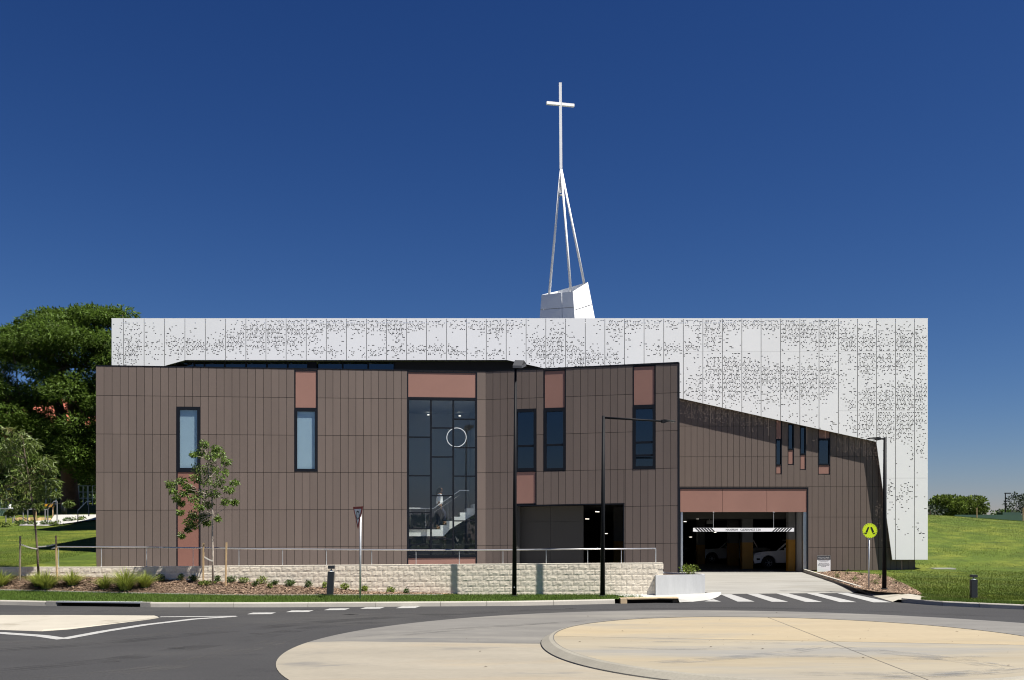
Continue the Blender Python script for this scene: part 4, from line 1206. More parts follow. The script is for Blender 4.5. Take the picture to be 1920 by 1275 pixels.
SCREEN = MB().box2((xz(212, 0)[0], SY + .42, xz(0, TOPY)[1] - .10), (xz(1737, 0)[0], SY + .46, xz(0, TOPY)[1] - .02)).build('perforated_screen', M['substrate'], BLD)
def screen_panel(xa, xb, zt, zb, cut=None, top=False):
    gp = 0.014
    X0, X1, Z1, Z0 = xa + gp, xb - gp, zt - (0.004 if not top else 0), zb + 0.004
    vs = []; fs = []
    def q(a, b, c, d):
        n = len(vs); vs.extend([(a, SY, b), (c, SY, b), (c, SY, d), (a, SY, d)]); fs.append((n, n + 1, n + 2, n + 3))
    z = Z1; last = Z1
    k = 0
    nrow = int((Z1 - Z0) / RP)
    for r_ in range(1, nrow):
        zh = Z1 - r_ * RP
        holes_ = []
        x = X0 + 0.012 + rnd.choice((0, .03, .06))
        while x < X1 - 0.012 - HWD:
            px = 960 + x * SCR_S; py = YH - (zh - H) * SCR_S
            d = dens(px, py)
            if cut is not None:      # keep clear of the cut edge
                (c0, nv) = cut
                if (Vector((x + HWD / 2, 0, zh)) - c0).dot(nv) < 0.06: x += CP; continue
            if rnd.random() < d * 1.12:
                w = HWD if rnd.random() < .86 else HWD + .070
                if x + w > X1 - .010: break
                holes_.append((x, x + w)); x += w + rnd.choice((.024, .05, .09))
            else: x += CP * 1.0
        if holes_:
            if last > zh + 1e-6: q(X0, zh, X1, last)
            zl = zh - HH; xx = X0
            for (a, b) in holes_: q(xx, zl, a, zh); xx = b
            q(xx, zl, X1, zh); last = zl
    q(X0, Z0, X1, last)
    me = bpy.data.meshes.new('panel'); 
    bm = bmesh.new()
    bv = {}
    def gv(p):
        key = (round(p[0], 5), round(p[2], 5))
        if key not in bv: bv[key] = bm.verts.new((p[0], p[1] - 45.0, p[2] - .45))
        return bv[key]
    for f in fs:
        try: bm.faces.new([gv(vs[i]) for i in f])
        except ValueError: pass
    if cut is not None:
        c0, nv = cut
        bmesh.ops.bisect_plane(bm, geom=bm.verts[:] + bm.edges[:] + bm.faces[:], plane_co=Vector((c0.x, SY - 45, c0.z - .45)), plane_no=nv, clear_inner=True)
    if len(bm.faces) == 0: bm.free(); return
    r = bmesh.ops.extrude_face_region(bm, geom=bm.faces[:])
    bmesh.ops.translate(bm, verts=[v for v in r['geom'] if isinstance(v, bmesh.types.BMVert)], vec=(0, .003, 0))
    bmesh.ops.recalc_face_normals(bm, faces=bm.faces)
    bm.to_mesh(me); bm.free(); me.materials.append(M['white_panel'])
    o = bpy.data.objects.new('screen_panel', me); C.objects.link(o); o.parent = SCREEN
def ln(a, b, keep_up=True, right=False):
    (xa, za), (xb, zb) = xz(*a), xz(*b); d = Vector((xb - xa, 0, zb - za)).normalized(); nv = Vector((-d.z, 0, d.x))
    if right:
        if nv.x < 0: nv = -nv
    elif nv.z < 0: nv = -nv
    return (Vector((xa, 0, za)), nv)
LN_L = ln((209, 714), (346.7, 675.2)); LN_M = ln((949.2, 674.6), (1643.2, 828.2)); LN_R = ln((1643.2, 828.2), (1673.2, 1049.5), right=True)
for i in range(len(jx) - 1):
    a, b = jx[i], jx[i + 1]; mid = (a + b) / 2; cut = None
    if mid < 346: bot = 712; cut = LN_L
    elif mid < 949: bot = 675.0
    elif mid < 1643: bot = 674.6 + (b - 949.2) * .2214; cut = LN_M
    else: bot = 1049.5; cut = LN_R if mid < 1679 else None
    brk = [TOPY]
    if a > 1278: brk.append(659.6)
    if a > 1570: brk.append(770.4)
    if a > 1640: brk.append(896.4)
    brk = [y for y in brk if y < bot - 4] + [bot]
    for k in range(len(brk) - 1):
        screen_panel(xz(a, 0)[0], xz(b, 0)[0], xz(0, brk[k])[1], xz(0, brk[k + 1])[1], cut, top=(k == 0))
# returns along the lower edge of the screen, coping on top
edge = [(209, 714), (346.7, 675.2), (949.2, 674.7), (1643.2, 828.4), (1673.2, 1049.5), (1739.9, 1049.5)]
e3 = [Vector((xz(*p)[0], SY + .004, xz(*p)[1])) for p in edge]
for a, b in zip(e3, e3[1:]):
    d = (b - a).normalized(); nv = Vector((-d.z, 0, d.x)) * .012; bk = Vector((0, .07, 0))
    mb = MB(); mb.hexa([a, b, b + bk, a + bk, a + nv, b + nv, b + nv + bk, a + nv + bk]); mb.build('edge_return', M['screen_edge'], SCREEN)
zt = xz(0, TOPY)[1]; xl_, xr_ = xz(208.9, 0)[0], xz(1739.9, 0)[0]
MB().box2((xl_, SY, zt + .002), (xr_, SY + .5, zt + .03)).build('coping', M['white_panel'], SCREEN)
# flanks and roof of the white volume, dark lining behind the screen
MB().box2((xl_, SY + .02, 10.2), (xl_ + .05, SY + 22, zt)).build('flank_panel', M['white_panel'], SCREEN)
MB().box2((xr_ - .05, SY + .02, xz(0, 1049)[1]), (xr_, SY + 22, zt)).build('flank_panel', M['white_panel'], SCREEN)
MB().box2((xl_ + .06, SY + .6, zt - .3), (xr_ - .06, SY + 22, zt - .1)).build('roof', M['interior_dark'], BLD)
MB().box2((7.5, GY + .02, 10.03), (22.2, GY + .12, zt - .31)).build('lining', M['substrate'], BLD)
MB().box2((xl_ + .1, GY + .02, 11.95), (7.49, GY + .12, zt - .31)).build('lining', M['substrate'], BLD)
MB().box2((22.18, GY - .01, .2), (22.3, SY + 22, 10)).build('side_wall', M['brown'], BLD)
# clerestory strip below the screen
def strip_z(y, Y): return H + (YH - y) * Y / F
CY = GY + .35
MB().box2((xl_ + .1, CY + .5, 9.0), (7.49, CY + .6, 11.9)).build('clerestory_wall', M['substrate'], BLD)
ms = [330, 366, 385, 423, 463, 502, 541, 579, 597, 644, 692, 741]
for a, b in zip(ms, ms[1:]):
    if (a, b) == (579, 597) : continue
    A0, B0 = (a - 960) * CY / F, (b - 960) * CY / F
    w = MB(); w.box2((B0 - .09, CY - .04, 10.6), (B0, CY + .05, 11.94)); w = w.build('clerestory_mullion', M['dark_metal'], BLD)
    MB().box2((A0, CY, 10.6), (B0 - .09, CY + .01, 11.94)).build('pane', M['glass_dark'], w)
MB().box2(((741 - 960) * CY / F, CY - .02, 10.6), (7.4, CY + .05, 11.94)).build('clerestory_panel', M['substrate'], BLD)
MB().box2(((579 - 960) * CY / F, CY - .02, 10.6), ((597 - 960) * CY / F - .1, CY + .05, 11.94)).build('clerestory_panel', M['dark_metal'], BLD)
MB().box2((cA0.x, CY - .2, 9.3), (7.4, CY + .5, 10.6)).build('clerestory_upstand', M['dark_metal'], BLD)

# ------------------------------------------------------------------ spire with cross
SPY = 58.0
spi = empty('spire', P(1060, 596, SPY + 1.2), 'white tripod spire carrying a slim white cross on a tapered panelled base', 'spire')
spi.location.z = zt - .2
bn = P(1073.8, 546, SPY); bnb = P(1080.5, 640, SPY)
bl_ = P(1015.2, 552.3, SPY + 2.7); blb = P(1008.0, 640, SPY + 2.7)
br_ = P(1102.3, 528.3, SPY + 1.3); brb = P(1124, 640, SPY + 1.3)
bk_ = P(1046, 545, SPY + 4.0); bkb = P(1050, 640, SPY + 4.2)
def face_panels(a, b, c, d, splits_u, splits_v):
    """a,b bottom; c,d top (a-d left edge, b-c right edge)"""
    a, b, c, d = map(Vector, (a, b, c, d)); nrm = (b - a).cross(d - a).normalized()
    for u0, u1 in zip(splits_u, splits_u[1:]):
        for v0, v1 in zip(splits_v, splits_v[1:]):
            f = lambda u, v: (a.lerp(b, u)).lerp(d.lerp(c, u), v)
            e = .006
            q_ = [f(u0 + e, v0 + e), f(u1 - e, v0 + e), f(u1 - e, v1 - e), f(u0 + e, v1 - e)]
            mb = MB(); mb.hexa([q_[0], q_[1], q_[1] - nrm * .03, q_[0] - nrm * .03, q_[3], q_[2], q_[2] - nrm * .03, q_[3] - nrm * .03]); mb.build('base_panel', M['spire_panel'], spi)
face_panels(blb, bnb, bn, bl_, [0, .66, 1], [0, .40, .68, 1])
face_panels(bnb, brb, br_, bn, [0, 1], [0, .30, .62, 1])
face_panels(bkb, blb, bl_, bk_, [0, 1], [0, .5, 1]); face_panels(brb, bkb, bk_, br_, [0, 1], [0, .5, 1])
mb = MB(); ii = .04
cc = (bn + bl_ + br_ + bk_) / 4
sh_ = lambda p, k=.97, dz=-.05: cc + (p - cc) * k + Vector((0, 0, dz))
cb_ = (blb + bnb + brb + bkb) / 4
mb.add([cb_ + (p - cb_) * .86 for p in (blb, bnb, brb, bkb)] + [sh_(p, .84, -.30) for p in (bl_, bn, br_, bk_)], [(0, 1, 5, 4), (1, 2, 6, 5), (2, 3, 7, 6), (3, 0, 4, 7), (4, 5, 6, 7)]); mb.build('base_core', M['galv'], spi)
mt = P(1050.5, 155.8, SPY + 1.4); mbm = P(1051.8, 314, SPY + 1.4)
mbm.x = mt.x + .04
MB().bar(mbm + Vector((0, 0, -.1)), mt, .165, .165).build('mast', M['white_paint'], spi)
ac = P(1050.5, 195.6, SPY + 1.4); ad = Vector((.985, .215, 0)).normalized()
MB().bar(ac - ad * .87, ac + ad * .87, .17, .165).build('cross_arm', M['white_paint'], spi)
for x, y, dy in ((1028.7, 556, 2.3), (1071.5, 552, .3), (1097.5, 533, 1.4)):
    p = P(x, y, SPY + dy); p.z -= .3
    q_ = mbm + (p - mbm).normalized() * .05
    MB().tube([p, q_], [.078, .064], 10).build('leg', M['white_paint'], spi, smooth=True)
pl = P(1051, 345, SPY + 1.45); MB().box(pl, (.16, .03, 1.1), .2).build('gusset_plate', M['galv'], spi)
pl = P(1052, 366, SPY + 1.45); MB().box(pl, (.22, .16, .06), .2).build('lamp_bracket', M['galv'], spi)

# ------------------------------------------------------------------ retaining wall of split-face blocks
RW = empty('retaining_wall', (-6, WALLY, .2), 'cream split-faced concrete block retaining wall below the brown facade', 'wall')
bvar = []
BWD, BHT = .39, .2
rb = random.Random(5)
for v in range(12):
    mb = MB(); nx, nz_ = 7, 4; vs = []; fs = []
    w, h = BWD - .008, BHT - .007
    for i in range(nx + 1):
        for j in range(nz_ + 1):
            edge_ = i in (0, nx) or j in (0, nz_)
            x_ = -w / 2 + w * i / nx; z_ = -h / 2 + h * j / nz_
            nzv = noise.noise((x_ * 9 + v * 7.3, z_ * 11, v * 2.1)) * .008 + noise.noise((x_ * 25, z_ * 25, v * 5.0)) * .006
            dpt = -(.008 + nzv * .3 if edge_ else .013 + nzv)
            vs.append((x_, dpt, z_))
    for i in range(nx):
        for j in range(nz_): a = i * (nz_ + 1) + j; fs.append((a, a + nz_ + 1, a + nz_ + 2, a + 1))
    b0 = len(vs)
    vs += [(-w / 2, .05, -h / 2), (w / 2, .05, -h / 2), (w / 2, .05, h / 2), (-w / 2, .05, h / 2)]
    lft = [j for j in range(nz_ + 1)]; rgt = [nx * (nz_ + 1) + j for j in range(nz_ + 1)]; bot = [i * (nz_ + 1) for i in range(nx + 1)]; top_ = [i * (nz_ + 1) + nz_ for i in range(nx + 1)]
    fs += [tuple(lft) + (b0 + 3, b0), tuple(reversed(rgt)) + (b0 + 1, b0 + 2), tuple(reversed(bot)) + (b0, b0 + 1), tuple(top_) + (b0 + 2, b0 + 3)]
    me = bpy.data.meshes.new('block'); me.from_pydata(vs, [], fs); me.materials.append(M['block'])
    bvar.append(me)
XR = (1244 - 960) / 51.0; XP = G(1230, 1113).x
wtop = lambda X: H - (interp([(-200, 1063.5), (180, 1063), (480, 1060.5), (960, 1057), (1244, 1055)], 960 + X * 51) - YH) / 51.0
nblk = 0; blist = []
for row in range(7):
    X = XR - (BWD / 2 if row % 2 == 0 else BWD)
    first = row % 2 == 1
    while X > -19.6:
        zt_ = wtop(X) - .035 - row * BHT
        if zt_ > bedZ(X, WALLY) + .02 and not (X > XP + .1 and zt_ - BHT < .6 and False):
            blist.append((zt_ - bedZ(X, WALLY), X, zt_ - BHT / 2))
        X -= BWD
blist.sort(key=lambda t: -t[0])
restb = MB()
for k, (vis, X, z) in enumerate(blist):
    me = bvar[rb.randrange(12)]
    if k < 300:
        o = bpy.data.objects.new('block', me); C.objects.link(o); o.parent = RW
        o.location = (X + 6, 0.0, z - .2)
    else:
        restb.add([(v.co.x + X, v.co.y + WALLY, v.co.z + z) for v in me.vertices], [tuple(p.vertices) for p in me.polygons])
if restb.f:
    o = restb.build('blocks', M['block'], RW); o['kind'] = 'stuff'
mb = MB(); sx = [-45 + i for i in range(51)]; sx = [x for x in sx if x < XR - .3] + [XR - .02]
for a, b in zip(sx, sx[1:]):
    mb.hexa([(a, WALLY + .004, -.1), (b, WALLY + .004, -.1), (b, WALLY + .2, -.1), (a, WALLY + .2, -.1), (a, WALLY + .004, wtop(a) - .036), (b, WALLY + .004, wtop(b) - .036), (b, WALLY + .2, wtop(b) - .036), (a, WALLY + .2, wtop(a) - .036)])
mb.build('mortar_core', M['mortar'], RW)
mb = MB()
for a, b in zip(sx, sx[1:]):
    mb.hexa([(a, WALLY - .012, wtop(a) - .034), (b, WALLY - .012, wtop(b) - .034), (b, WALLY + .24, wtop(b) - .034), (a, WALLY + .24, wtop(a) - .034),
             (a, WALLY - .012, wtop(a)), (b, WALLY - .012, wtop(b)), (b, WALLY + .24, wtop(b)), (a, WALLY + .24, wtop(a))])
mb.build('capping', M['mortar'], RW)

# handrail on the wall
HRY = WALLY + .12
hr = empty('handrail', (-6, HRY, 1.2), 'thin steel handrail on slim posts along the top of the block wall', 'handrail')
hp = [(97, 1029), (108, 1025.3), (290, 1026.2), (480, 1029), (760, 1031.3), (900, 1031.5), (960, 1030.8), (1060, 1029.8), (1229.5, 1028.6)]
p3 = [P(x, y, HRY) for x, y in hp]
MB().tube(p3, .026, 8).build('rail', M['rail'], hr, smooth=True)
MB().tube([p3[-1], p3[-1] + Vector((0.0, .0, -.02)), P(1229.5, 1056, HRY)], .018, 6).build('post', M['galv'], hr)
for x in (110, 190, 275, 362, 448, 530, 612, 697, 780, 861, 943, 1024, 1102, 1165):
    y = interp(hp, x); a = P(x, y, HRY); b = Vector((a.x, a.y, wtop(a.x) - .01))
    MB().tube([a, b], .011, 6).build('post', M['galv'], hr)

# ------------------------------------------------------------------ text helper
def text_mesh(body, size, mtl, name, parent, place, squeeze=1.0, bold=0.0):
    """place(x, y) maps text-plane coordinates (centred) to world"""
    cu = bpy.data.curves.new('txt', 'FONT'); cu.body = body; cu.size = size; cu.align_x = 'CENTER'; cu.align_y = 'CENTER'; cu.offset = bold
    cu.resolution_u = 3
    to = bpy.data.objects.new('txt', cu); C.objects.link(to)
    dg = bpy.context.evaluated_depsgraph_get(); me = bpy.data.meshes.new_from_object(to.evaluated_get(dg))
    bpy.data.objects.remove(to)
    org = world_loc(parent)
    for v in me.vertices: v.co = place(v.co.x * squeeze, v.co.y) - org
    me.materials.clear(); me.materials.append(mtl)
    o = bpy.data.objects.new(name, me); C.objects.link(o); o.parent = parent
    return o

# clearance bar hanging in the garage entry
CBY = GY - .06
cb = empty('clearance_bar', P(1394, 994, CBY), 'white bar reading MAXIMUM CLEARANCE 2.2m hanging in the garage entry', 'sign')
a = P(1299.5, 990, CBY); b = P(1488.8, 997, CBY); b.z = P(1394, 996.8, CBY).z; a.z = P(1394, 989.8, CBY).z
MB().box2((a.x, CBY - .015, b.z), (b.x, CBY + .015, a.z)).build('board', M['clear_sign'], cb)
hz = a.z - b.z
for side in (0, 1):
    for k in range(6):
        x = (a.x + .10 + k * .165) if side == 0 else (b.x - .10 - k * .165)
        s_ = 1 if side == 0 else -1; w = .092 * s_
        MB().poly([(x, CBY - .019, a.z - .008), (x + w, CBY - .019, a.z - .008), (x + w + hz * .95 * s_, CBY - .019, b.z + .008), (x + hz * .95 * s_, CBY - .019, b.z + .008)]).build('black_stripe', M['sign_black'], cb)
tc_ = (P(1393.5, 993.3, CBY)); 
text_mesh('MAXIMUM   CLEARANCE 2.2m', .165, M['sign_black'], 'lettering', cb, lambda x, y: Vector((tc_.x + x, CBY - .021, tc_.z + y)), .88)
for x in (1337.5, 1450.5):
    p = P(x, 990, CBY); MB().tube([p, Vector((p.x, p.y, tz0 + .02))], .012, 6).build('hanger', M['galv'], cb)
    MB().lathe([(0, 0), (.05, 0), (.05, .03), (0, .03)], (p.x, p.y, tz0 - .03), 8).build('hanger_boss', M['galv'], cb)
es = P(1330.5, 979, GY + 4.5)
ex_ = empty('exit_sign_box', es, 'small pale hanging sign box inside the garage entry above the clearance bar', 'sign')
MB().box(es, (.36, .05, .22)).build('box', M['column_grey'], ex_); MB().tube([es + Vector((0, 0, .11)), es + Vector((0, 0, .4))], .012, 5).build('stem', M['galv'], ex_)

# ------------------------------------------------------------------ street lights
def lamp_post(base, top_z, r0, r1, label, lean=0.0):
    L_ = empty('street_lamp', base, label, 'street lamp')
    t = Vector((base[0] + lean, base[1], top_z))
    MB().tube([base - Vector((0, 0, .1)), t], [r0, r1], 12).build('pole', M['black_pole'], L_, smooth=True)
    MB().lathe([(r0 * 1.9, 0), (r0 * 1.9, .03), (r0 * 1.15, .06)], base + Vector((0, 0, -.01)), 12).build('base_plate', M['black_pole'], L_)
    return L_, t
def gpt(x, y, z): return G(x, y, z)
# floodlight pole in front of the facade
b1 = G(964.3, 1118.3, .15)
L1, t1 = lamp_post(b1, P(967, 690, b1.y).z, .085, .042, 'tall black lamp post with square floodlight head beside the tall stair window', lean=.045)
hd = MB(); c = Vector((t1.x + .12, t1.y, t1.z + .09))
hd.add([(c.x - .22, c.y - .26, c.z - .13), (c.x + .10, c.y - .26, c.z - .14), (c.x + .26, c.y + .26, c.z + .02), (c.x - .06, c.y + .26, c.z + .03),
        (c.x - .22, c.y - .26, c.z - .04), (c.x - .14, c.y - .2, c.z + .16), (c.x + .18, c.y - .2, c.z + .15), (c.x + .26, c.y + .26, c.z + .12), (c.x - .06, c.y + .26, c.z + .14), (c.x + .10, c.y - .26, c.z - .05)],
       [(0, 3, 2, 1), (0, 1, 9, 4), (4, 9, 6, 5), (1, 2, 7, 9), (9, 7, 6), (5, 6, 7, 8), (3, 0, 4), (3, 4, 5, 8), (2, 3, 8, 7)])
hd = hd.build('floodlight', M['sign_grey'], L1)
MB().quad((c.x - .17, c.y - .22, c.z - .142), (c.x + .08, c.y - .22, c.z - .150), (c.x + .20, c.y + .2, c.z - .018), (c.x - .05, c.y + .2, c.z - .010)).build('lens', M['sign_black'], hd)
MB().tube([t1 - Vector((0, 0, .05)), Vector((t1.x + .03, t1.y, t1.z + .08))], .03, 8).build('bracket', M['black_pole'], L1)
MB().box(b1 + Vector((-.0, -.086, .33)), (.035, .012, .045)).build('access_lock', M['galv'], L1)
# arm lamp near garage
b2 = G(1129.7, 1118.3, .15)
L2, t2 = lamp_post(b2, P(1131.5, 779.5, b2.y).z, .088, .052, 'black lamp post with a long arm reaching right in front of the right wing', lean=.035)
e2 = P(1243, 789.8, b2.y + .35); a2 = P(1133, 783.2, b2.y)
MB().tube([a2, e2], [.038, .032], 10).build('arm', M['black_pole'], L2, smooth=True)
hd = MB(); d = (e2 - a2).normalized()
def luminaire(p, d, L_, parent, m='black_pole'):
    d = Vector((d.x, d.y, 0)).normalized(); s = Vector((-d.y, d.x, 0)); up = Vector((0, 0, 1)); mb = MB(); sec = []
    for (t, w, zt_, zb_) in ((-.06, .05, .05, -.05), (.05, .075, .065, -.07), (.16, .10, .05, -.02), (.40, .12, .035, -.015), (L_ * .9, .10, .015, -.02), (L_, .05, -.005, -.025)):
        c_ = p + d * t; sec.append([c_ - s * w + up * zb_, c_ + s * w + up * zb_, c_ + s * w * .8 + up * zt_, c_ - s * w * .8 + up * zt_])
    vs = [v for q_ in sec for v in q_]; fs = []
    for i in range(len(sec) - 1):
        for k in range(4): fs.append((i * 4 + k, i * 4 + (k + 1) % 4, (i + 1) * 4 + (k + 1) % 4, (i + 1) * 4 + k))
    fs += [(3, 2, 1, 0), tuple((len(sec) - 1) * 4 + k for k in range(4))]
    o = MB().add(vs, fs).build('luminaire', M[m], parent)
    c_ = p + d * .34; MB().quad(c_ - d * .1 - s * .06 - up * .022, c_ + d * .1 - s * .06 - up * .022, c_ + d * .1 + s * .06 - up * .022, c_ - d * .1 + s * .06 - up * .022).build('lens', M['lens'], o)
luminaire(e2, d, .46, L2)
# lamp at the right
b3 = G(1658, 1104, .20); b3.z = hillZ(b3.x, b3.y) + .02
L3, t3 = lamp_post(b3, P(1660.5, 820, b3.y).z, .088, .062, 'black lamp post with short arm beside the round yellow crossing sign', lean=.03)
a3 = P(1660, 823, b3.y); e3_ = P(1648, 822.5, b3.y)
MB().tube([a3, e3_], .035, 8).build('arm', M['black_pole'], L3)
luminaire(e3_, Vector((-1, 0, 0)), .5, L3)

# ------------------------------------------------------------------ bollard lights
def bollard(base, h, w, label, lean=0):
    b = empty('bollard_light', base, label, 'bollard', 'bollard lights')
    mb = MB(); z0 = base.z - .05; zs = base.z + h * .80
    mb.hexa([(base.x - w / 2, base.y - w / 3, z0), (base.x + w / 2, base.y - w / 3, z0), (base.x + w / 2, base.y + w / 3, z0), (base.x - w / 2, base.y + w / 3, z0),
             (base.x - w / 2 + lean, base.y - w / 3, zs), (base.x + w / 2 + lean, base.y - w / 3, zs), (base.x + w / 2 + lean, base.y + w / 3, zs), (base.x - w / 2 + lean, base.y + w / 3, zs)])
    mb.build('post', M['bollard'], b, bevel=.008)
    c = Vector((base.x + lean * 1.1, base.y, zs))
    MB().lathe([(.03, 0), (.02, h * .09)], c, 10).build('lamp_stem', M['bollard'], b)
    MB().lathe([(w * .40, 0.002), (w * .22, .02), (.022, h * .055)], c, 12).build('reflector', M['lens'], b, smooth=True)
    MB().box(c + Vector((lean * .1, 0, h * .15)), (w * 1.0, w * .67, h * .11)).build('cap', M['bollard'], b, bevel=.006)
    return b
bb1 = G(618.6, 1117.5, .20); bb1.z = bedZ(bb1.x, bb1.y)
bollard(bb1, 1.06, .225, 'dark grey bollard light standing in the bark garden bed', .045)
bb2 = G(1825.5, 1121.5, .17); bb2.z = hillZ(bb2.x, bb2.y)
bollard(bb2, .82, .215, 'dark grey bollard light standing on the right lawn', 0)

# ------------------------------------------------------------------ signs
# round pedestrian-crossing sign
sb_ = G(1629, 1102.5, .20); sb_.z = hillZ(sb_.x, sb_.y) + .02
ps = empty('crossing_sign', sb_, 'round fluorescent yellow sign with black walking legs on grey post', 'road sign')
sc = P(1631, 995, sb_.y - .05)
MB().tube([sb_ - Vector((0, 0, .1)), Vector((sc.x - .01, sb_.y, sc.z + .2))], .032, 10).build('post', M['galv'], ps, smooth=True)
pl = MB(); R_ = .298; n = 40
face = [Vector((sc.x + R_ * cos(2 * pi * k / n), sc.y, sc.z + R_ * sin(2 * pi * k / n))) for k in range(n)]
pl.prism(face, (0, .012, 0)); disc = pl.build('plate', M['sign_lime'], ps)
mb = MB()
for k in range(n):
    if k % 2: continue
    f = lambda r, kk: (sc.x + r * cos(2 * pi * kk / n), sc.y - .003, sc.z + r * sin(2 * pi * kk / n))
    mb.quad(f(.272, k), f(.272, k + 1), f(.283, k + 1), f(.283, k))
mb.build('border', M['sign_grey'], disc)
def leg_poly(s):
    mb = MB(); q_ = lambda x, z: (sc.x + s * x, sc.y - .005, sc.z + z)
    mb.poly([q_(.02, .145), q_(.085, .145), q_(.172, -.045), q_(.105, -.085)])
    mb.poly([q_(.105, -.105), q_(.16, -.09), q_(.205, -.075), q_(.235, -.085), q_(.215, -.105), q_(.15, -.135)])
    return mb.build('leg_symbol', M['sign_black'], disc)
leg_poly(1); leg_poly(-1)
# give-way (roundabout) triangle, turned away
gb = G(675.3, 1124, .16); gb.z = bedZ(gb.x, gb.y)
gs = empty('roundabout_sign', gb, 'triangular red and white roundabout sign turned edge-on, on galvanised post', 'road sign')
tp = P(676.2, 950, gb.y)
MB().tube([gb - Vector((0, 0, .1)), Vector((tp.x, gb.y, tp.z - .02))], .033, 10).build('post', M['galv'], gs, smooth=True)
c = P(672.0, 971, gb.y - .10); th = radians(-58)
tv = Vector((cos(th), sin(th), 0)); nv = Vector((sin(th), -cos(th), 0))    # tv along plate, nv outward
if nv.y > 0: nv = -nv
W_, H_ = .86, .76
pp = lambda x, z, d: c + tv * x + Vector((0, 0, z)) + nv * d
tri = lambda k, d, dz=0: [pp(-W_ / 2 * k, H_ / 2 * k + dz, d), pp(W_ / 2 * k, H_ / 2 * k + dz, d), pp(0, -H_ / 2 * k + dz, d)]
plate = MB().prism(tri(1, .02), -nv * .01).build('plate', M['sign_red'], gs)
MB().poly(tri(.70, .0235, .035)).build('white_field', M['sign_white'], plate)
mb = MB(); rr = .15
for k in range(3):
    a0 = 2 * pi * k / 3 + .5
    seg = [a0 + 1.55 * j / 6 for j in range(7)]
    for s0, s1 in zip(seg, seg[1:]):
        mb.quad(pp(rr * .75 * cos(s0), .09 + rr * .75 * sin(s0), .027), pp(rr * .75 * cos(s1), .09 + rr * .75 * sin(s1), .027), pp(rr * cos(s1), .09 + rr * sin(s1), .027), pp(rr * cos(s0), .09 + rr * sin(s0), .027))
    e = seg[-1]; mb.poly([pp(rr * 1.15 * cos(e), .09 + rr * 1.15 * sin(e), .027), pp(rr * .9 * cos(e + .45), .09 + rr * .9 * sin(e + .45), .027), pp(rr * .55 * cos(e), .09 + rr * .55 * sin(e), .027)])
mb.build('arrow_symbol', M['sign_black'], plate)
# visitor car park board
vy = GY - .45; va = P(1532.2, 1042, vy); vb = P(1557.2, 1076, vy); hdz = P(0, 1049.3, vy).z
vs_ = empty('car_park_board', Vector(((va.x + vb.x) / 2, vy, hillZ(va.x, vy))), 'white visitor car park board with dark grey header at the wall foot', 'sign')
board = MB().box2((va.x, vy, vb.z), (vb.x, vy + .03, va.z)).build('board', M['sign_white'], vs_)
MB().box2((va.x + .003, vy - .006, hdz), (vb.x - .003, vy - .001, va.z - .003)).build('header', M['sign_grey'], board)
cx_ = (va.x + vb.x) / 2; hz_ = (va.z + hdz) / 2 - .01
text_mesh('Visitor Car Park', .105, M['sign_white'], 'lettering', board, lambda x, y: Vector((cx_ + x, vy - .009, hz_ + y)), .86)
for i, (w, dz) in enumerate(((.60, .055), (.46, .115), (.54, .20), (.64, .27), (.64, .325), (.27, .38))):
    # unreadable small print: rows of short word strokes
    x = -w / 2; mb = MB(); rr_ = random.Random(i)
    while x < w / 2 - .02:
        l = min(rr_.uniform(.03, .09), w / 2 - x); mb.quad((cx_ + x, vy - .003, hdz - dz - .011), (cx_ + x + l, vy - .003, hdz - dz - .011), (cx_ + x + l, vy - .003, hdz - dz + .011), (cx_ + x, vy - .003, hdz - dz + .011)); x += l + .015
    mb.build('small_print', M['ink'], board)
MB().box2((va.x + .05, vy + .031, vb.z - .15), (va.x + .1, vy + .07, va.z - .2)).build('post', M['galv'], vs_); MB().box2((vb.x - .1, vy + .031, vb.z - .15), (vb.x - .05, vy + .07, va.z - .2)).build('post', M['galv'], vs_)

# ------------------------------------------------------------------ concrete planter with shrub
pn = empty('planter', G(1276, 1114, .165), 'pale grey concrete planter at the end of the block wall', 'planter')
f0 = G(1229.5, 1114.5, .165); f1 = G(1322, 1112.2, .165); hpl = .70
back = 2.6
ft = [f0, f0.lerp(f1, .8) + Vector((0, .02, 0)), f1, f1 + Vector((.03, .5, 0)), f1 + Vector((-.25, 1.1, 0)), f1 + Vector((-.9, 1.8, 0)), f1 + Vector((-1.2, back, 0)), f0 + Vector((0, back, 0))]
cpl = sum(ft, Vector()) / len(ft)
inn_ = [cpl + (p - cpl) * .90 for p in ft]
up = Vector((0, 0, hpl)); n = len(ft); mb = MB()
lo_ = [p - Vector((0, 0, .1)) for p in ft]; hi_ = [p + up for p in ft]; ih = [p + up for p in inn_]; il = [p + up - Vector((0, 0, .12)) for p in inn_]
mb.add(lo_ + hi_ + ih + il, [(i, (i + 1) % n, n + (i + 1) % n, n + i) for i in range(n)] + [(n + i, n + (i + 1) % n, 2 * n + (i + 1) % n, 2 * n + i) for i in range(n)] + [(2 * n + i, 2 * n + (i + 1) % n, 3 * n + (i + 1) % n, 3 * n + i) for i in range(n)])
mb.build('trough', M['planter'], pn)
MB().poly([p + up - Vector((0, 0, .06)) for p in inn_]).build('soil', M['soil'], pn)

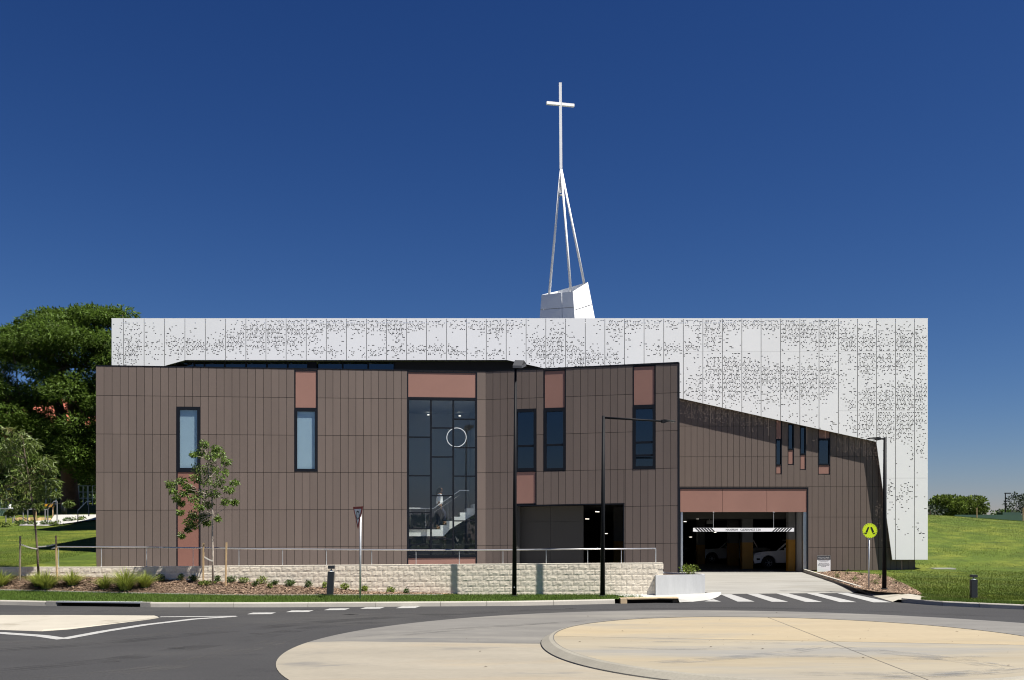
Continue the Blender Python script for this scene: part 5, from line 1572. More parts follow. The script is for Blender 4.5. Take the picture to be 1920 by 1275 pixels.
# ------------------------------------------------------------------ vegetation builders
def leaf_mesh(mb_v, mb_f, p, d, up, L_, W_, fold=0.0):
    d = d.normalized(); s = d.cross(up)
    if s.length < 1e-4: s = d.cross(Vector((.3, .9, .1)))
    s.normalize(); n = len(mb_v); m_ = p + d * L_ * .5 + s.cross(d) * fold * L_
    mb_v += [tuple(p), tuple(m_ + s * W_ / 2), tuple(p + d * L_), tuple(m_ - s * W_ / 2)]
    mb_f.append((n, n + 1, n + 2, n + 3))
def rvec(r): 
    while True:
        v = Vector((r.uniform(-1, 1), r.uniform(-1, 1), r.uniform(-1, 1)))
        if .05 < v.length < 1: return v
def leafy(name, m, parent, pts, L_, W_, r, droop=0.0, spread=1.0):
    vs = []; fs = []
    for (p, out) in pts:
        d = (rvec(r).normalized() * spread + out + Vector((0, 0, -droop))).normalized()
        k = r.uniform(.6, 1.25); leaf_mesh(vs, fs, p, d, rvec(r).normalized(), L_ * k, W_ * k, r.uniform(-.08, .08))
    return MB().add(vs, fs).build(name, m, parent, recalc=False)
def shrub(base, rx, rz, n, mtl, label, cat='shrub', group='small shrubs in the bark garden', seed=0, L_=.09, W_=.04, name='shrub', stems=5):
    r = random.Random(seed); o = empty(name, base, label, cat, group)
    pts = []
    lobes = [(Vector((r.uniform(-.5, .5) * rx, r.uniform(-.4, .4) * rx, rz * r.uniform(.75, 1.15))), r.uniform(.45, .7)) for _ in range(6)]
    for _ in range(n):
        c_, k = lobes[r.randrange(6)]; v = rvec(r); v = v.normalized() * (v.length ** .4)
        q_ = base + c_ + Vector((v.x * rx * k, v.y * rx * k, v.z * rz * k))
        if q_.z < base.z + .01: q_.z = base.z + .02
        pts.append((q_, v * .8))
    leafy('foliage', mtl, o, pts, L_, W_, r)
    mb = MB()
    for _ in range(stems):
        e = base + Vector((r.uniform(-.5, .5) * rx, r.uniform(-.5, .5) * rx, rz * 1.1)); mb.tube([base, base.lerp(e, .5) + rvec(r) * .02, e], [.010, .008, .004], 4)
    mb.build('stems', M['bark'], o)
    return o
def tuft(base, h, rad, n, label, seed, mtl='leaf_strap'):
    r = random.Random(seed); o = empty('strappy_plant', base, label, 'plant', 'strappy plants in the bark garden'); vs = []; fs = []
    for _ in range(n):
        a = r.uniform(0, 2 * pi); rr = r.random() ** .7; L_ = h * r.uniform(.7, 1.2); w = r.uniform(.008, .014)
        b0 = base + Vector((cos(a), sin(a), 0)) * rr * rad * .25
        out = Vector((cos(a), sin(a), 0)); side = Vector((-sin(a), cos(a), 0)); pr = []
        for j in range(5):
            t = j / 4; p = b0 + out * (rad * rr * (t ** 1.6) * 1.1) + Vector((0, 0, L_ * (t - .42 * rr * t * t)))
            ww = w * (1 - t * .85); pr.append((p - side * ww, p + side * ww))
        n0 = len(vs)
        for q_ in pr: vs += [tuple(q_[0]), tuple(q_[1])]
        fs += [(n0 + 2 * j, n0 + 2 * j + 1, n0 + 2 * j + 3, n0 + 2 * j + 2) for j in range(4)]
    MB().add(vs, fs).build('leaves', M[mtl], o, recalc=False)
    mb = MB(); mb.lathe([(rad * .28, -.02), (rad * .2, .05), (.02, .08)], base, 8); mb.build('crown_base', M['leaf_shrub'], o)
    return o
def bedpt(x, y):
    """garden-bed point seen at pixel (bisection along the ray)"""
    lo, hi = 32.5, WALLY - .12
    for _ in range(30):
        Y = (lo + hi) / 2; X = (x - 960) * Y / F
        if YH + (H - bedZ(X, max(Y, kerbY(X) + .2))) * F / Y > y: lo = Y
        else: hi = Y
    X = (x - 960) * Y / F
    return Vector((X, Y, bedZ(X, Y)))

# planter shrub
sp_ = pn.location + Vector((0, 0, 0)); pb = P(1292, 1077, f1.y + .55); pb.z = .165 + hpl - .06
shrub(pb, .42, .24, 420, M['leaf_lime'], 'bright green shrub growing in the concrete planter', 'shrub', None, 11, .085, .035, stems=8)
for i, (x, y, h, rad, n, lab) in enumerate((
        (0, 1098, .55, .55, 170, 'strappy yellow green plant cut by the left edge of the photo'),
        (72, 1099, .50, .42, 130, 'strappy plant growing left of the second stake of the leaning sapling'),
        (88, 1103, .58, .58, 200, 'broad strappy plant in front of the leaning sapling'),
        (135, 1097, .50, .48, 170, 'strappy plant just right of the leaning sapling'),
        (196, 1103, .46, .40, 120, 'low strappy plant between the sapling and the tallest strappy plant'),
        (235, 1106, .74, .62, 240, 'tallest strappy plant with dark upright blades'),
        (272, 1101, .55, .45, 150, 'strappy plant right of the tallest strappy plant'))):
    tuft(bedpt(x, y), h * 1.08, rad * 1.3, int(n * 2.2), lab, 40 + i)
for i, (x, y, rx, rz, mt_, lab) in enumerate((
        (300, 1090, .17, .16, 'leaf_shrub', 'dark low shrub against the wall right of the strappy plants'),
        (340, 1087, .10, .17, 'leaf_shrub', 'thin upright shrub in the shadow of the young tree'),
        (363, 1086, .17, .13, 'leaf_shrub', 'dark rounded shrub left of the young tree stake'),
        (388, 1098, .30, .10, 'leaf_hedge', 'wide low grassy shrub at the foot of the young tree'),
        (408, 1087, .12, .14, 'leaf_shrub', 'small dark shrub between the young tree and its right stake'),
        (432, 1086, .18, .14, 'leaf_shrub', 'dark shrub just behind the right stake of the young tree'),
        (457, 1091, .20, .13, 'leaf_hedge', 'green mounded shrub first right of the staked young tree'),
        (478, 1099, .09, .11, 'leaf_shrub', 'tiny dark shrub between two green mounded shrubs'),
        (490, 1093, .19, .17, 'leaf_lime', 'pale green shrub against the block wall'),
        (506, 1103, .08, .11, 'leaf_hedge', 'tiny upright shrub low on the bark slope'),
        (514, 1096, .14, .11, 'leaf_shrub', 'small dark shrub between the pale shrub and the large mounded one'),
        (543, 1097, .23, .15, 'leaf_shrub', 'large dark green mounded shrub mid way along the bed'),
        (577, 1100, .14, .15, 'leaf_shrub', 'dark leaning shrub left of the bollard light'),
        (609, 1103, .09, .14, 'leaf_lime', 'shrub half hidden behind the bollard light'),
        (648, 1106, .19, .12, 'leaf_lime', 'bright green shrub between the bollard light and the triangular sign'),
        (681, 1109, .16, .12, 'leaf_lime', 'bright green shrub behind the triangular sign post'),
        (733, 1112, .17, .12, 'leaf_lime', 'bright green shrub right of the triangular sign'),
        (763, 1113.5, .11, .11, 'leaf_shrub', 'last small dark shrub at the right end of the bark bed'))):
    p = bedpt(x, y); shrub(p, rx, rz, int(900 * rx) + 60, M[mt_], lab, seed=100 + i, L_=.07, W_=.032)
# thin groundcover seedlings on the right mulch
for i, (x, y, lab) in enumerate(((1570, 1084, 'thin seedling furthest left in the bark beside the driveway kerb'), (1590, 1078, 'thin seedling near the board in the right bark bed'), (1601, 1092, 'thin seedling left of the crossing sign post'), (1641, 1098, 'thin seedling between the sign post and the lamp post'), (1615, 1080, 'thin seedling behind the crossing sign post'), (1650, 1086, 'thin seedling behind the right lamp post'), (1680, 1096, 'thin seedling right of the right lamp post'))):
    p = hillpt(x, y, .02); shrub(p, .16, .14, 70, M['leaf_hedge'], lab, 'seedling', 'seedlings in the right bark bed', 300 + i, .09, .022, 'seedling')

def limb(mb, a, b, r0, r1, r, wob=.12, n=5, seg=6):
    pts = []; L_ = (b - a).length
    for i in range(n + 1):
        t = i / n; p = a.lerp(b, t)
        if 0 < i < n: p = p + rvec(r) * wob * L_ * .25
        pts.append(p)
    mb.tube(pts, [r0 + (r1 - r0) * i / n for i in range(n + 1)], seg); return pts

# young trees with stakes
def stake(base, h, mtl, label, lean=0):
    MBs = MB(); t = base + Vector((lean, 0, h)); MBs.bar(base - Vector((0, 0, .1)), t, .05, .05)
    o = MBs.build('tree_stake', M[mtl]); return tag(o, label, 'stake', 'timber tree stakes')
# left leaning sapling: crown of narrow drooping leaves
def px3(x, y, Y, dy=0): return P(x, y, Y + dy)
r = random.Random(21)
tb = bedpt(73, 1086); tb.y = WALLY - .45; tb = Vector(((73 - 960) * tb.y / F, tb.y, bedZ((73 - 960) * tb.y / F, tb.y)))
TY = tb.y
t_ = empty('young_gum_tree', tb, 'leaning staked sapling with narrow drooping olive leaves at the left edge', 'tree')
mb = MB()
trunk = [tb - Vector((0, 0, .1)), P(70, 1030, TY), P(66, 985, TY), P(61, 945, TY), P(55, 905, TY), P(48, 860, TY), P(42, 820, TY)]
mb.tube(trunk, [.045, .040, .034, .030, .024, .016, .008], 8); mb.build('trunk', M['bark'], t_, smooth=True)
bm_ = MB(); pts = []
def crown(centers, trunk_pts, per, spread, mb, pts, r):
    for (c_, rad) in centers:
        near = min(trunk_pts, key=lambda q_: (q_ - c_).length + max(0, q_.z - c_.z) * 2)
        lp = limb(mb, near, c_, .012, .004, r, .2, 4, 5)
        for _ in range(per):
            v = rvec(r); q_ = c_ + Vector((v.x * rad, v.y * rad, v.z * rad * .8)); pts.append((q_, Vector((v.x, v.y, v.z * .4)) * .5))
        for k in range(4):
            v = rvec(r); limb(mb, c_, c_ + v * rad * .9, .004, .0015, r, .2, 2, 4)
cs = []
for (x, y, rp) in ((40, 812, 20), (20, 830, 24), (62, 835, 20), (0, 850, 26), (45, 850, 26), (80, 862, 22), (20, 875, 26), (60, 880, 26), (95, 880, 16), (-15, 885, 26), (35, 905, 24), (75, 905, 24), (5, 912, 24), (95, 900, 14), (55, 928, 20), (20, 938, 20), (85, 925, 18), (-10, 930, 22), (45, 950, 12), (75, 945, 14), (25, 955, 10), (-30, 850, 24), (-35, 905, 24), (100, 925, 8), (122, 946, 5), (10, 805, 12)):
    cs.append((P(x + r.uniform(-7, 7), y + r.uniform(-6, 6), TY + r.uniform(-.6, .6)), rp * r.uniform(.55, 1.05) / 52.0))
crown(cs, trunk[2:], 190, .4, bm_, pts, r)
bm_.build('branches', M['bark'], t_); leafy('leaves', M['leaf_gum'], t_, pts, .20, .040, r, droop=.75, spread=.8)
s1 = P(37, 1077, TY - .1); s1 = Vector((s1.x, s1.y, bedZ(s1.x, s1.y))); stake(s1, P(38, 1005, TY).z - s1.z, 'timber_grey', 'weathered grey timber stake left of the leaning sapling', .02)
s2 = P(107, 1075, TY - .1); s2 = Vector((s2.x, s2.y, bedZ(s2.x, s2.y))); stake(s2, P(105, 1004, TY).z - s2.z, 'timber', 'tan timber stake right of the leaning sapling', -.04)
def tie(a, b, lab):
    mb = MB(); m_ = (a + b) / 2 - Vector((0, 0, .03)); n = 6; q_ = [a.lerp(b, i / n) - Vector((0, 0, .10 * (i / n) * (1 - i / n))) for i in range(n + 1)]
    for i in range(n): mb.bar(q_[i], q_[i + 1], .012, .045)
    return tag(mb.build('tree_tie', M['tie']), lab, 'tie', 'hessian tree ties')
tie(P(40, 1021, TY - .1), P(70, 1029, TY - .05), 'hessian tie from the weathered grey stake to the leaning sapling')
tie(P(71, 1025, TY - .05), P(105, 1020, TY - .1), 'hessian tie from the sapling to the tan stake')

# second staked tree with broader leaves
r = random.Random(33)
tb2 = bedpt(399, 1089); TY2 = WALLY - .55; tb2 = Vector(((399 - 960) * TY2 / F, TY2, bedZ((399 - 960) * TY2 / F, TY2)))
t2_ = empty('young_street_tree', tb2, 'slender staked young tree with open glossy crown in front of the facade', 'tree')
trunk = [tb2 - Vector((0, 0, .1)), P(399, 1040, TY2), P(398, 1000, TY2), P(399, 965, TY2), P(397, 930, TY2), P(393, 895, TY2), P(388, 860, TY2), P(384, 835, TY2)]
mb = MB(); mb.tube(trunk, [.040, .036, .031, .026, .020, .014, .009, .004], 8); mb.build('trunk', M['bark_pale'], t2_, smooth=True)
bm_ = MB(); pts = []; cs = []
for (x, y, rp) in ((383, 832, 9), (375, 848, 11), (412, 850, 11), (395, 855, 12), (425, 865, 9), (372, 878, 13), (395, 878, 14), (415, 885, 13), (368, 895, 10), (385, 900, 14), (410, 905, 13), (440, 904, 7), (430, 918, 9), (423, 940, 8), (440, 941, 5), (378, 925, 11), (400, 925, 10), (365, 935, 10), (390, 945, 9), (372, 950, 8), (362, 965, 9), (375, 972, 11), (355, 978, 9), (385, 965, 8), (388, 980, 6), (365, 985, 8), (352, 992, 5),
                   (340, 900, 9), (320, 908, 8), (325, 920, 7), (350, 910, 8), (345, 925, 7), (330, 933, 7), (358, 918, 7), (338, 960, 5), (340, 942, 6), (409, 972, 5), (341, 1003, 4), (362, 852, 6), (405, 840, 7)):
    cs.append((P(x, y, TY2 + r.uniform(-.35, .35)), rp / 51.0))
crown(cs, trunk[3:], 150, .4, bm_, pts, r)
bm_.build('branches', M['bark_pale'], t2_); leafy('leaves', M['leaf_young'], t2_, pts, .125, .042, r, droop=.55, spread=.85)
for (x0, y0, x1, y1, lab, ln_) in ((381, 1092, 383, 1018, 'tan timber stake left of the slender young tree', .01), (423, 1087, 426, 1017, 'tan timber stake right of the slender young tree', .03)):
    s = P(x0, y0, TY2 - .08); s = Vector((s.x, s.y, bedZ(s.x, s.y))); stake(s, P(x1, y1, TY2).z - s.z, 'timber', lab, ln_)
tie(P(383, 1044, TY2 - .08), P(400, 1052, TY2 - .05), 'hessian tie from the left stake to the slender young tree')

# ------------------------------------------------------------------ large spreading tree at left, house behind it
r = random.Random(77)
BY = 72.0
gb_ = P(131, 965, BY); gb_.z = lawnLZ(gb_.x, BY)
bt = empty('large_tree', gb_, 'large spreading dark green feathery tree behind the left corner of the building', 'tree')
tr_ = [gb_ - Vector((0, 0, .3)), P(131, 925, BY), P(128, 880, BY), P(122, 840, BY)]
mb = MB(); mb.tube(tr_, [.75, .60, .52, .45], 12); mb.build('trunk', M['bark_red'], bt, smooth=True)
mbr = MB(); cl = []
def skyhole(x, y): return ((x - 38) / 30) ** 2 + ((y - 700) / 26) ** 2 < 1 or ((x - 90) / 12) ** 2 + ((y - 668) / 9) ** 2 < 1
OUTL = [(-140, 780), (-110, 680), (-40, 632), (0, 628), (18, 606), (40, 612), (52, 590), (70, 598), (84, 573), (108, 577), (122, 596), (140, 584), (152, 569), (178, 571), (190, 586), (205, 575), (232, 574), (252, 594), (300, 640)]
k = 0
while len(cl) < 250:
    x = r.uniform(-130, 300); y = r.uniform(572, 905)
    ytop = interp(OUTL, x)
    if y < ytop + 16: continue
    if y > 885 - .9 * max(0, 60 - x): continue
    if x > 230 and y > 850: continue
    if x > 212 and y < 650: continue
    if x < 110 and y > 800 and r.random() < .55: continue
    if skyhole(x, y) : continue
    if 60 < x < 180 and y > 845 and r.random() < .5: continue
    dep = r.uniform(-6, 6) * min(1, .35 + (y - ytop) / 90)
    cl.append((P(x, y, BY + dep), r.uniform(.75, 1.35)))
for (x, y) in ((95, 850), (120, 862), (150, 855), (172, 840), (105, 835), (160, 878), (176, 868), (140, 838), (85, 868), (128, 845), (60, 830), (178, 895), (30, 790), (12, 775), (70, 800)):
    cl.append((P(x, y, BY - r.uniform(3, 6)), r.uniform(.8, 1.2)))
for x in range(-60, 232, 10):
    cl.append((P(x + r.uniform(-5, 5), interp(OUTL, x) + r.uniform(8, 22), BY + r.uniform(-3, 3)), r.uniform(.45, .9)))
big = []
for (x, y, dy) in ((40, 760, -2), (85, 700, 1), (150, 690, -2), (200, 720, 2), (-30, 730, 1), (120, 640, 3), (180, 800, -3), (10, 800, 2), (230, 660, 0)):
    e = P(x, y, BY + dy); q_ = limb(mbr, tr_[-1], e, .32, .12, r, .25, 6, 7); big += q_[2:]
for (c_, rad) in cl:
    near = min(big, key=lambda q_: (q_ - c_).length); limb(mbr, near, c_, .06, .02, r, .2, 3, 4)
mbr.build('limbs', M['bark'], bt)
vs = []; fs = []
for (c_, rad) in cl:
    for _ in range(int(560 * rad)):
        v = rvec(r); v = v.normalized() * v.length ** .6
        p = c_ + Vector((v.x * rad * 1.25, v.y * rad * 1.25, v.z * rad * .55 + .12 * rad * (1 - v.x * v.x - v.y * v.y)))
        d = Vector((v.x, v.y, r.uniform(-.55, .35))) + rvec(r) * .7
        leaf_mesh(vs, fs, p, d, Vector((r.uniform(-.5, .5), r.uniform(-.5, .5), 1)), r.uniform(.20, .42), r.uniform(.07, .13), r.uniform(-.05, .1))
MB().add(vs, fs).build('foliage', M['leaf_big'], bt, recalc=False)

HY = 92.0
hs_ = empty('brick_house', P(80, 960, HY), 'red roofed brick house mostly hidden behind the large tree', 'house')
gz = lawnLZ(-42, HY); hs_.location.z = gz
A_x, B_x = (-60 - 960) * HY / F, (200 - 960) * HY / F; ez = P(0, 815, HY).z
MB().box2((A_x, HY, gz - .5), (B_x, HY + 9, ez)).build('wall', M['house_brick'], hs_)
rz_ = P(0, 735, HY).z
rf = MB(); e_ = .7
rf.add([(A_x - e_, HY - e_, ez), (B_x + e_, HY - e_, ez), (B_x + e_, HY + 9 + e_, ez), (A_x - e_, HY + 9 + e_, ez), (A_x + 3, HY + 4.5, rz_), (B_x - 3, HY + 4.5, rz_)], [(0, 1, 5, 4), (1, 2, 5), (2, 3, 4, 5), (3, 0, 4), (0, 3, 2, 1)])
rf = rf.build('roof', M['roof_red'], hs_)
def hwin(x0, y0, x1, y1, nx, ny, Y):
    a = P(x0, y1, Y); b = P(x1, y0, Y); f = MB(); t = .09
    f.box2((a.x, Y - .08, a.z), (a.x + t, Y - .02, b.z)); f.box2((b.x - t, Y - .08, a.z), (b.x, Y - .02, b.z)); f.box2((a.x + t, Y - .08, a.z), (b.x - t, Y - .02, a.z + t)); f.box2((a.x + t, Y - .08, b.z - t), (b.x - t, Y - .02, b.z))
    for i in range(1, nx): x = a.x + (b.x - a.x) * i / nx; f.box2((x - .03, Y - .075, a.z + t), (x + .03, Y - .025, b.z - t))
    for j in range(1, ny): z = a.z + (b.z - a.z) * j / ny; f.box2((a.x + t, Y - .07, z - .025), (b.x - t, Y - .03, z + .025))
    f = f.build('window', M['trim_white'], hs_); MB().box2((a.x + .02, Y - .02, a.z + .02), (b.x - .02, Y - .012, b.z - .02)).build('pane', M['house_glass'], f)
hwin(86, 815, 112, 838, 1, 1, HY); hwin(30, 815, 56, 838, 1, 1, HY)
hwin(84, 900, 124, 937, 4, 4, HY); hwin(146, 908, 176, 942, 3, 3, HY); hwin(-6, 915, 22, 940, 3, 2, HY)
# dark hedge under the tree
def hedge(name, x0, x1, y0, y1, Y, n, mtl, lab, seed, dep=1.2, L_=.22, W_=.10, cat='hedge', lumps=14):
    r = random.Random(seed); b = P((x0 + x1) / 2, y1, Y); o = empty(name, b, lab, cat); vs = []; fs = []; core = []
    for i in range(lumps):
        x = x0 + (x1 - x0) * (i + .5) / lumps; top = y0 + (y1 - y0) * r.uniform(0, .35); c_ = P(x + r.uniform(-3, 3), (top + y1) / 2, Y + r.uniform(-.4, .4) * dep)
        core.append((c_, (x1 - x0) / lumps * 1.0 * Y / F, (y1 - top) / 2 * Y / F))
    for _ in range(n):
        c_, rx, rz = core[r.randrange(lumps)]; v = rvec(r); v = v.normalized() * v.length ** .4
        p = c_ + Vector((v.x * rx, v.y * dep, v.z * rz)); leaf_mesh(vs, fs, p, v + rvec(r) * .8, rvec(r).normalized(), L_ * r.uniform(.6, 1.3), W_ * r.uniform(.7, 1.2))
    MB().add(vs, fs).build('foliage', mtl, o, recalc=False)
    mb = MB()
    for c_, rx, rz in core: mb.tube([Vector((c_.x, c_.y, b.z - .2)), c_], [.05, .02], 5)
    mb.build('stems', M['bark'], o)
    return o
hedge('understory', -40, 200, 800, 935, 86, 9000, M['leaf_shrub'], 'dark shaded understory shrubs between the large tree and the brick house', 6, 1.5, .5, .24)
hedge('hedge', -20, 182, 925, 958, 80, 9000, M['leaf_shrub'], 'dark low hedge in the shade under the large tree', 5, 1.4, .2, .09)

def trellis(x0, y0, x1, y1, Y, nx, ny, lab):
    a = P(x0, y1, Y); b = P(x1, y0, Y); o = empty('garden_trellis', Vector(((a.x + b.x) / 2, Y, lawnLZ(a.x, Y))), lab, 'trellis', 'white garden trellises under the large tree')
    for i in range(nx + 1):
        x = a.x + (b.x - a.x) * i / nx; MB().box2((x - (.05 if i % 2 == 0 else .022), Y - .03, lawnLZ(x, Y) - .1), (x + (.05 if i % 2 == 0 else .022), Y + .03, b.z)).build('upright', M['trim_white'], o)
    for j in range(ny + 1):
        z = a.z + (b.z - a.z) * j / ny; MB().box2((a.x, Y - .055, z - .022), (b.x, Y - .031, z + .022)).build('rail', M['trim_white'], o)
trellis(86, 901, 124, 934, 77.5, 4, 3, 'white trellis panel left of the large tree trunk')
trellis(147, 911, 182, 934, 77.5, 4, 2, 'white trellis panel between the large tree trunk and the building')
trellis(-8, 917, 22, 934, 77.5, 3, 1, 'low white trellis at the left edge of the photo')
# left background: path, steps, handrails, barrier, boxes
PY = 63.0
lp_ = MB()
def lawnpt(x, y, dz=0):
    Y = 55.0
    for _ in range(30):
        z = lawnLZ((x - 960) * Y / F, Y); 
        # march
        yy = YH - (z - H) * F / Y
        Y *= 1 + (yy - y) * .004
        Y = max(37, min(Y, 120))
    X = (x - 960) * Y / F
    return Vector((X, Y, lawnLZ(X, Y) + dz))
A0 = lawnpt(36, 986.5, .05); B0 = lawnpt(90, 987, .05); C0 = lawnpt(182, 976, .08); D0 = lawnpt(182, 968, .12); E0 = lawnpt(102, 968.5, .12); F0 = lawnpt(96, 977, .08); G0 = lawnpt(44, 980, .06)
o = MB().poly([A0, B0, C0, D0, E0, F0, G0]).build('footpath', M['path']); 
bm = bmesh.new(); bm.from_mesh(o.data); bmesh.ops.triangulate(bm, faces=bm.faces); bm.to_mesh(o.data); bm.free(); tag(o, kind='structure')
sw = empty('sandstone_edging', lawnpt(60, 980), 'low edging of tan sandstone blocks beside the far path', 'edging')
for i in range(7):
    p = lawnpt(30 + i * 10, 977 - (i % 2) * 1.2); MB().box(p + Vector((0, 0, .10)), (.32, .3, .22), random.uniform(-.1, .1), .9).build('stone', M['sandstone'], sw)
def far_rail(pts, posts, label):
    o = empty('path_handrail', pts[0], label, 'handrail', 'grey handrails along the far path')
    MB().tube(pts, .03, 6).build('rail', M['rail'], o)
    for p, z in posts: MB().tube([p, Vector((p.x, p.y, z))], .035, 6).build('post', M['rail_grey'], o)
    return o
def fr_(coords, posts, Y, lab):
    pts = [P(x, y, Y) for x, y in coords]; pp_ = [(P(x, y, Y), P(x, yb, Y).z) for x, y, yb in posts]; return far_rail(pts, pp_, lab)
fr_([(-10, 953.5), (10, 954), (90, 955), (101, 940), (106, 939)], [(11, 954, 984), (24, 955, 982), (52, 955, 985), (89.5, 955, 984), (107, 940, 981)], 60.0, 'grey handrail climbing past the striped barrier, left of the two')
fr_([(146, 957), (163, 940), (170, 940)], [(146, 957, 979), (166.5, 940, 968)], 61.0, 'short grey handrail nearest the building corner')
fr_([(26, 960), (30, 960), (42, 950), (48, 949)], [(43.5, 950, 980), (84.5, 955, 980), (27, 960, 983)], 62.5, 'low grey handrail behind the leaning sapling')
bq = P(82, 950, 64.5)
ba = empty('barrier_board', Vector((bq.x, bq.y, lawnLZ(bq.x, bq.y))), 'yellow and black striped barrier board on legs behind the sapling', 'barrier')
a = P(64, 951, 64.5); b = P(101, 944.5, 64.5)
MB().box2((a.x, 64.5, a.z), (b.x, 64.54, b.z)).build('board', M['barrier_yellow'], ba)
for i in range(4):
    x = a.x + .10 + i * .34; MB().poly([(x, 64.495, a.z), (x + .15, 64.495, a.z), (x + .32, 64.495, b.z), (x + .17, 64.495, b.z)]).build('black_stripe', M['sign_black'], ba)
for x in (a.x + .1, b.x - .1): MB().bar(Vector((x, 64.56, lawnLZ(x, 64.5) - .05)), Vector((x, 64.56, a.z + .05)), .05, .05).build('leg', M['timber'], ba)
p = P(120.5, 967, 66); bin_ = empty('litter_bin', Vector((p.x, p.y, lawnLZ(p.x, p.y))), 'dark cylindrical litter bin with pale top beside the far path', 'bin')
hb_ = P(0, 947, 66).z; z0_ = bin_.location.z - .05
MB().lathe([(0, z0_), (.17, z0_), (.18, hb_), (.16, hb_ + .03)], (p.x, p.y, 0), 16).build('drum', M['bollard'], bin_, smooth=True); MB().lathe([(.16, hb_ + .031), (.10, hb_ + .16), (0, hb_ + .2)], (p.x, p.y, 0), 16).build('top', M['lens'], bin_, smooth=True)
p = P(4, 962, 66); gbx = empty('utility_box', Vector((p.x, p.y, lawnLZ(p.x, p.y))), 'pale green utility box at the left edge of the lawn', 'utility box')
MB().box2((p.x - .6, 66, lawnLZ(p.x, 66) - .1), (p.x + .28, 66.7, P(0, 944, 66).z)).build('cabinet', M['green_box'], gbx, bevel=.02); MB().box2((p.x - .64, 65.97, P(0, 944, 66).z), (p.x + .31, 66.73, P(0, 942.8, 66).z)).build('lid', M['green_box'], gbx)
p = P(19.5, 957, 65); hy = empty('hydrant', Vector((p.x, p.y, lawnLZ(p.x, p.y))), 'white capped standpipe beside the pale green utility box', 'standpipe')
zb_ = hy.location.z
MB().tube([Vector((p.x, p.y, zb_)), P(19.5, 952, 65)], .07, 8).build('pipe', M['galv'], hy); MB().lathe([(.15, 0), (.16, .18), (.08, .28), (0, .30)], P(19.5, 954, 65), 10).build('cap', M['trim_white'], hy, smooth=True)
for i, (x, y) in enumerate(((10, 988), (37, 985), (58, 985), (82, 985.5), (105, 986), (130, 980), (150, 977))):
    shrub(lawnpt(x, y), .38, .16, 160, M['leaf_shrub' if i % 2 else 'leaf_hedge'], ('low shrub furthest left along the far path', 'low shrub second along the far path edge', 'low shrub below the barrier board', 'low shrub below the end of the striped barrier', 'low shrub at the foot of the far steps', 'dark low shrub right of the far steps', 'low shrub closest to the building corner on the far bank')[i], group='low shrubs along the far path', seed=400 + i, L_=.16, W_=.06)

# ------------------------------------------------------------------ right background on the crest
def crest_bush(x0, x1, y0, y1, Y, n, mtl, lab, seed, name='crest_bush'):
    return hedge(name, x0, x1, y0, y1, Y, n, mtl, lab, seed, 2.0, .30, .15, 'bush', 7)
crest_bush(1754, 1798, 924, 967, 100, 4200, M['leaf_hedge'], 'rounded yellow green bush on the crest nearest the white screen', 61)
crest_bush(1794, 1840, 929, 967, 101, 4200, M['leaf_hedge'], 'darker spiky bush on the crest right of the rounded bush', 62)
crest_bush(1738, 1760, 945, 968, 98, 260, M['leaf_grey'], 'sparse wispy bush against the white screen edge on the crest', 63)
crest_bush(1899, 1950, 917, 966, 104, 1500, M['leaf_grey'], 'grey green tree at the right edge of the photo beyond the crest', 64, 'crest_tree')
crest_bush(1872, 1893, 956, 968, 103, 400, M['leaf_shrub'], 'low dark bush at the foot of the far lamp', 65)
fl = empty('far_lamp', P(1885, 962, 99), 'small far street lamp standing on the right crest', 'street lamp')
a = P(1885, 965, 99); a.z -= 1; b = P(1885, 924.8, 99)
MB().tube([a, b], [.07, .05], 8).build('pole', M['black_pole'], fl); MB().box2((b.x - .05, 98.9, b.z - .05), (b.x + .55, 99.1, b.z + .05)).build('luminaire', M['black_pole'], fl)
gf = empty('green_fence', P(1850, 970, 96), 'dark green mesh fence along the far side of the right crest', 'fence')
q0 = P(1790, 968, 96); q1 = P(1990, 985, 96)
top0 = P(1790, 965.2, 96).z; top1 = P(1866, 965.2, 96).z
MB().hexa([(q0.x, 96, q0.z - 1.5), (q1.x, 96, q0.z - 1.5), (q1.x, 96.1, q0.z - 1.5), (q0.x, 96.1, q0.z - 1.5), (q0.x, 96, top0), (q1.x, 96, P(0, 965.2, 96).z), (q1.x, 96.1, P(0, 965.2, 96).z), (q0.x, 96.1, top0)]).build('screen_cloth', M['green_fence'], gf)
a = P(1880, 966, 97); b = P(1914, 960.6, 97); MB().box2((a.x, 97, a.z - 1), (b.x, 98.2, b.z)).build('shed_block', M['green_fence'], gf)
for x in (1831.5, 1918):
    a = P(x, 966, 95.6); b = P(x, 952, 95.6); MB().tube([a - Vector((0, 0, 1)), b], .05, 6).build('post', M['timber'], gf)
sv = empty('service_pit_cover', hillpt(1763, 1071, 0), 'small pale concrete pit cover lying on the right lawn', 'pit cover')
a = hillpt(1737, 1072, 0); b = hillpt(1791, 1070.5, 0)
MB().box2((a.x + .4, a.y - .1, hillZ(a.x, a.y) - .1), (b.x, a.y + .5, hillZ(b.x, a.y) + .09)).build('slab', M['path'], sv); MB().box2((a.x, a.y - .08, hillZ(a.x, a.y) - .1), (a.x + .39, a.y + .45, hillZ(a.x, a.y) + .05)).build('grate', M['drain_dark'], sv)

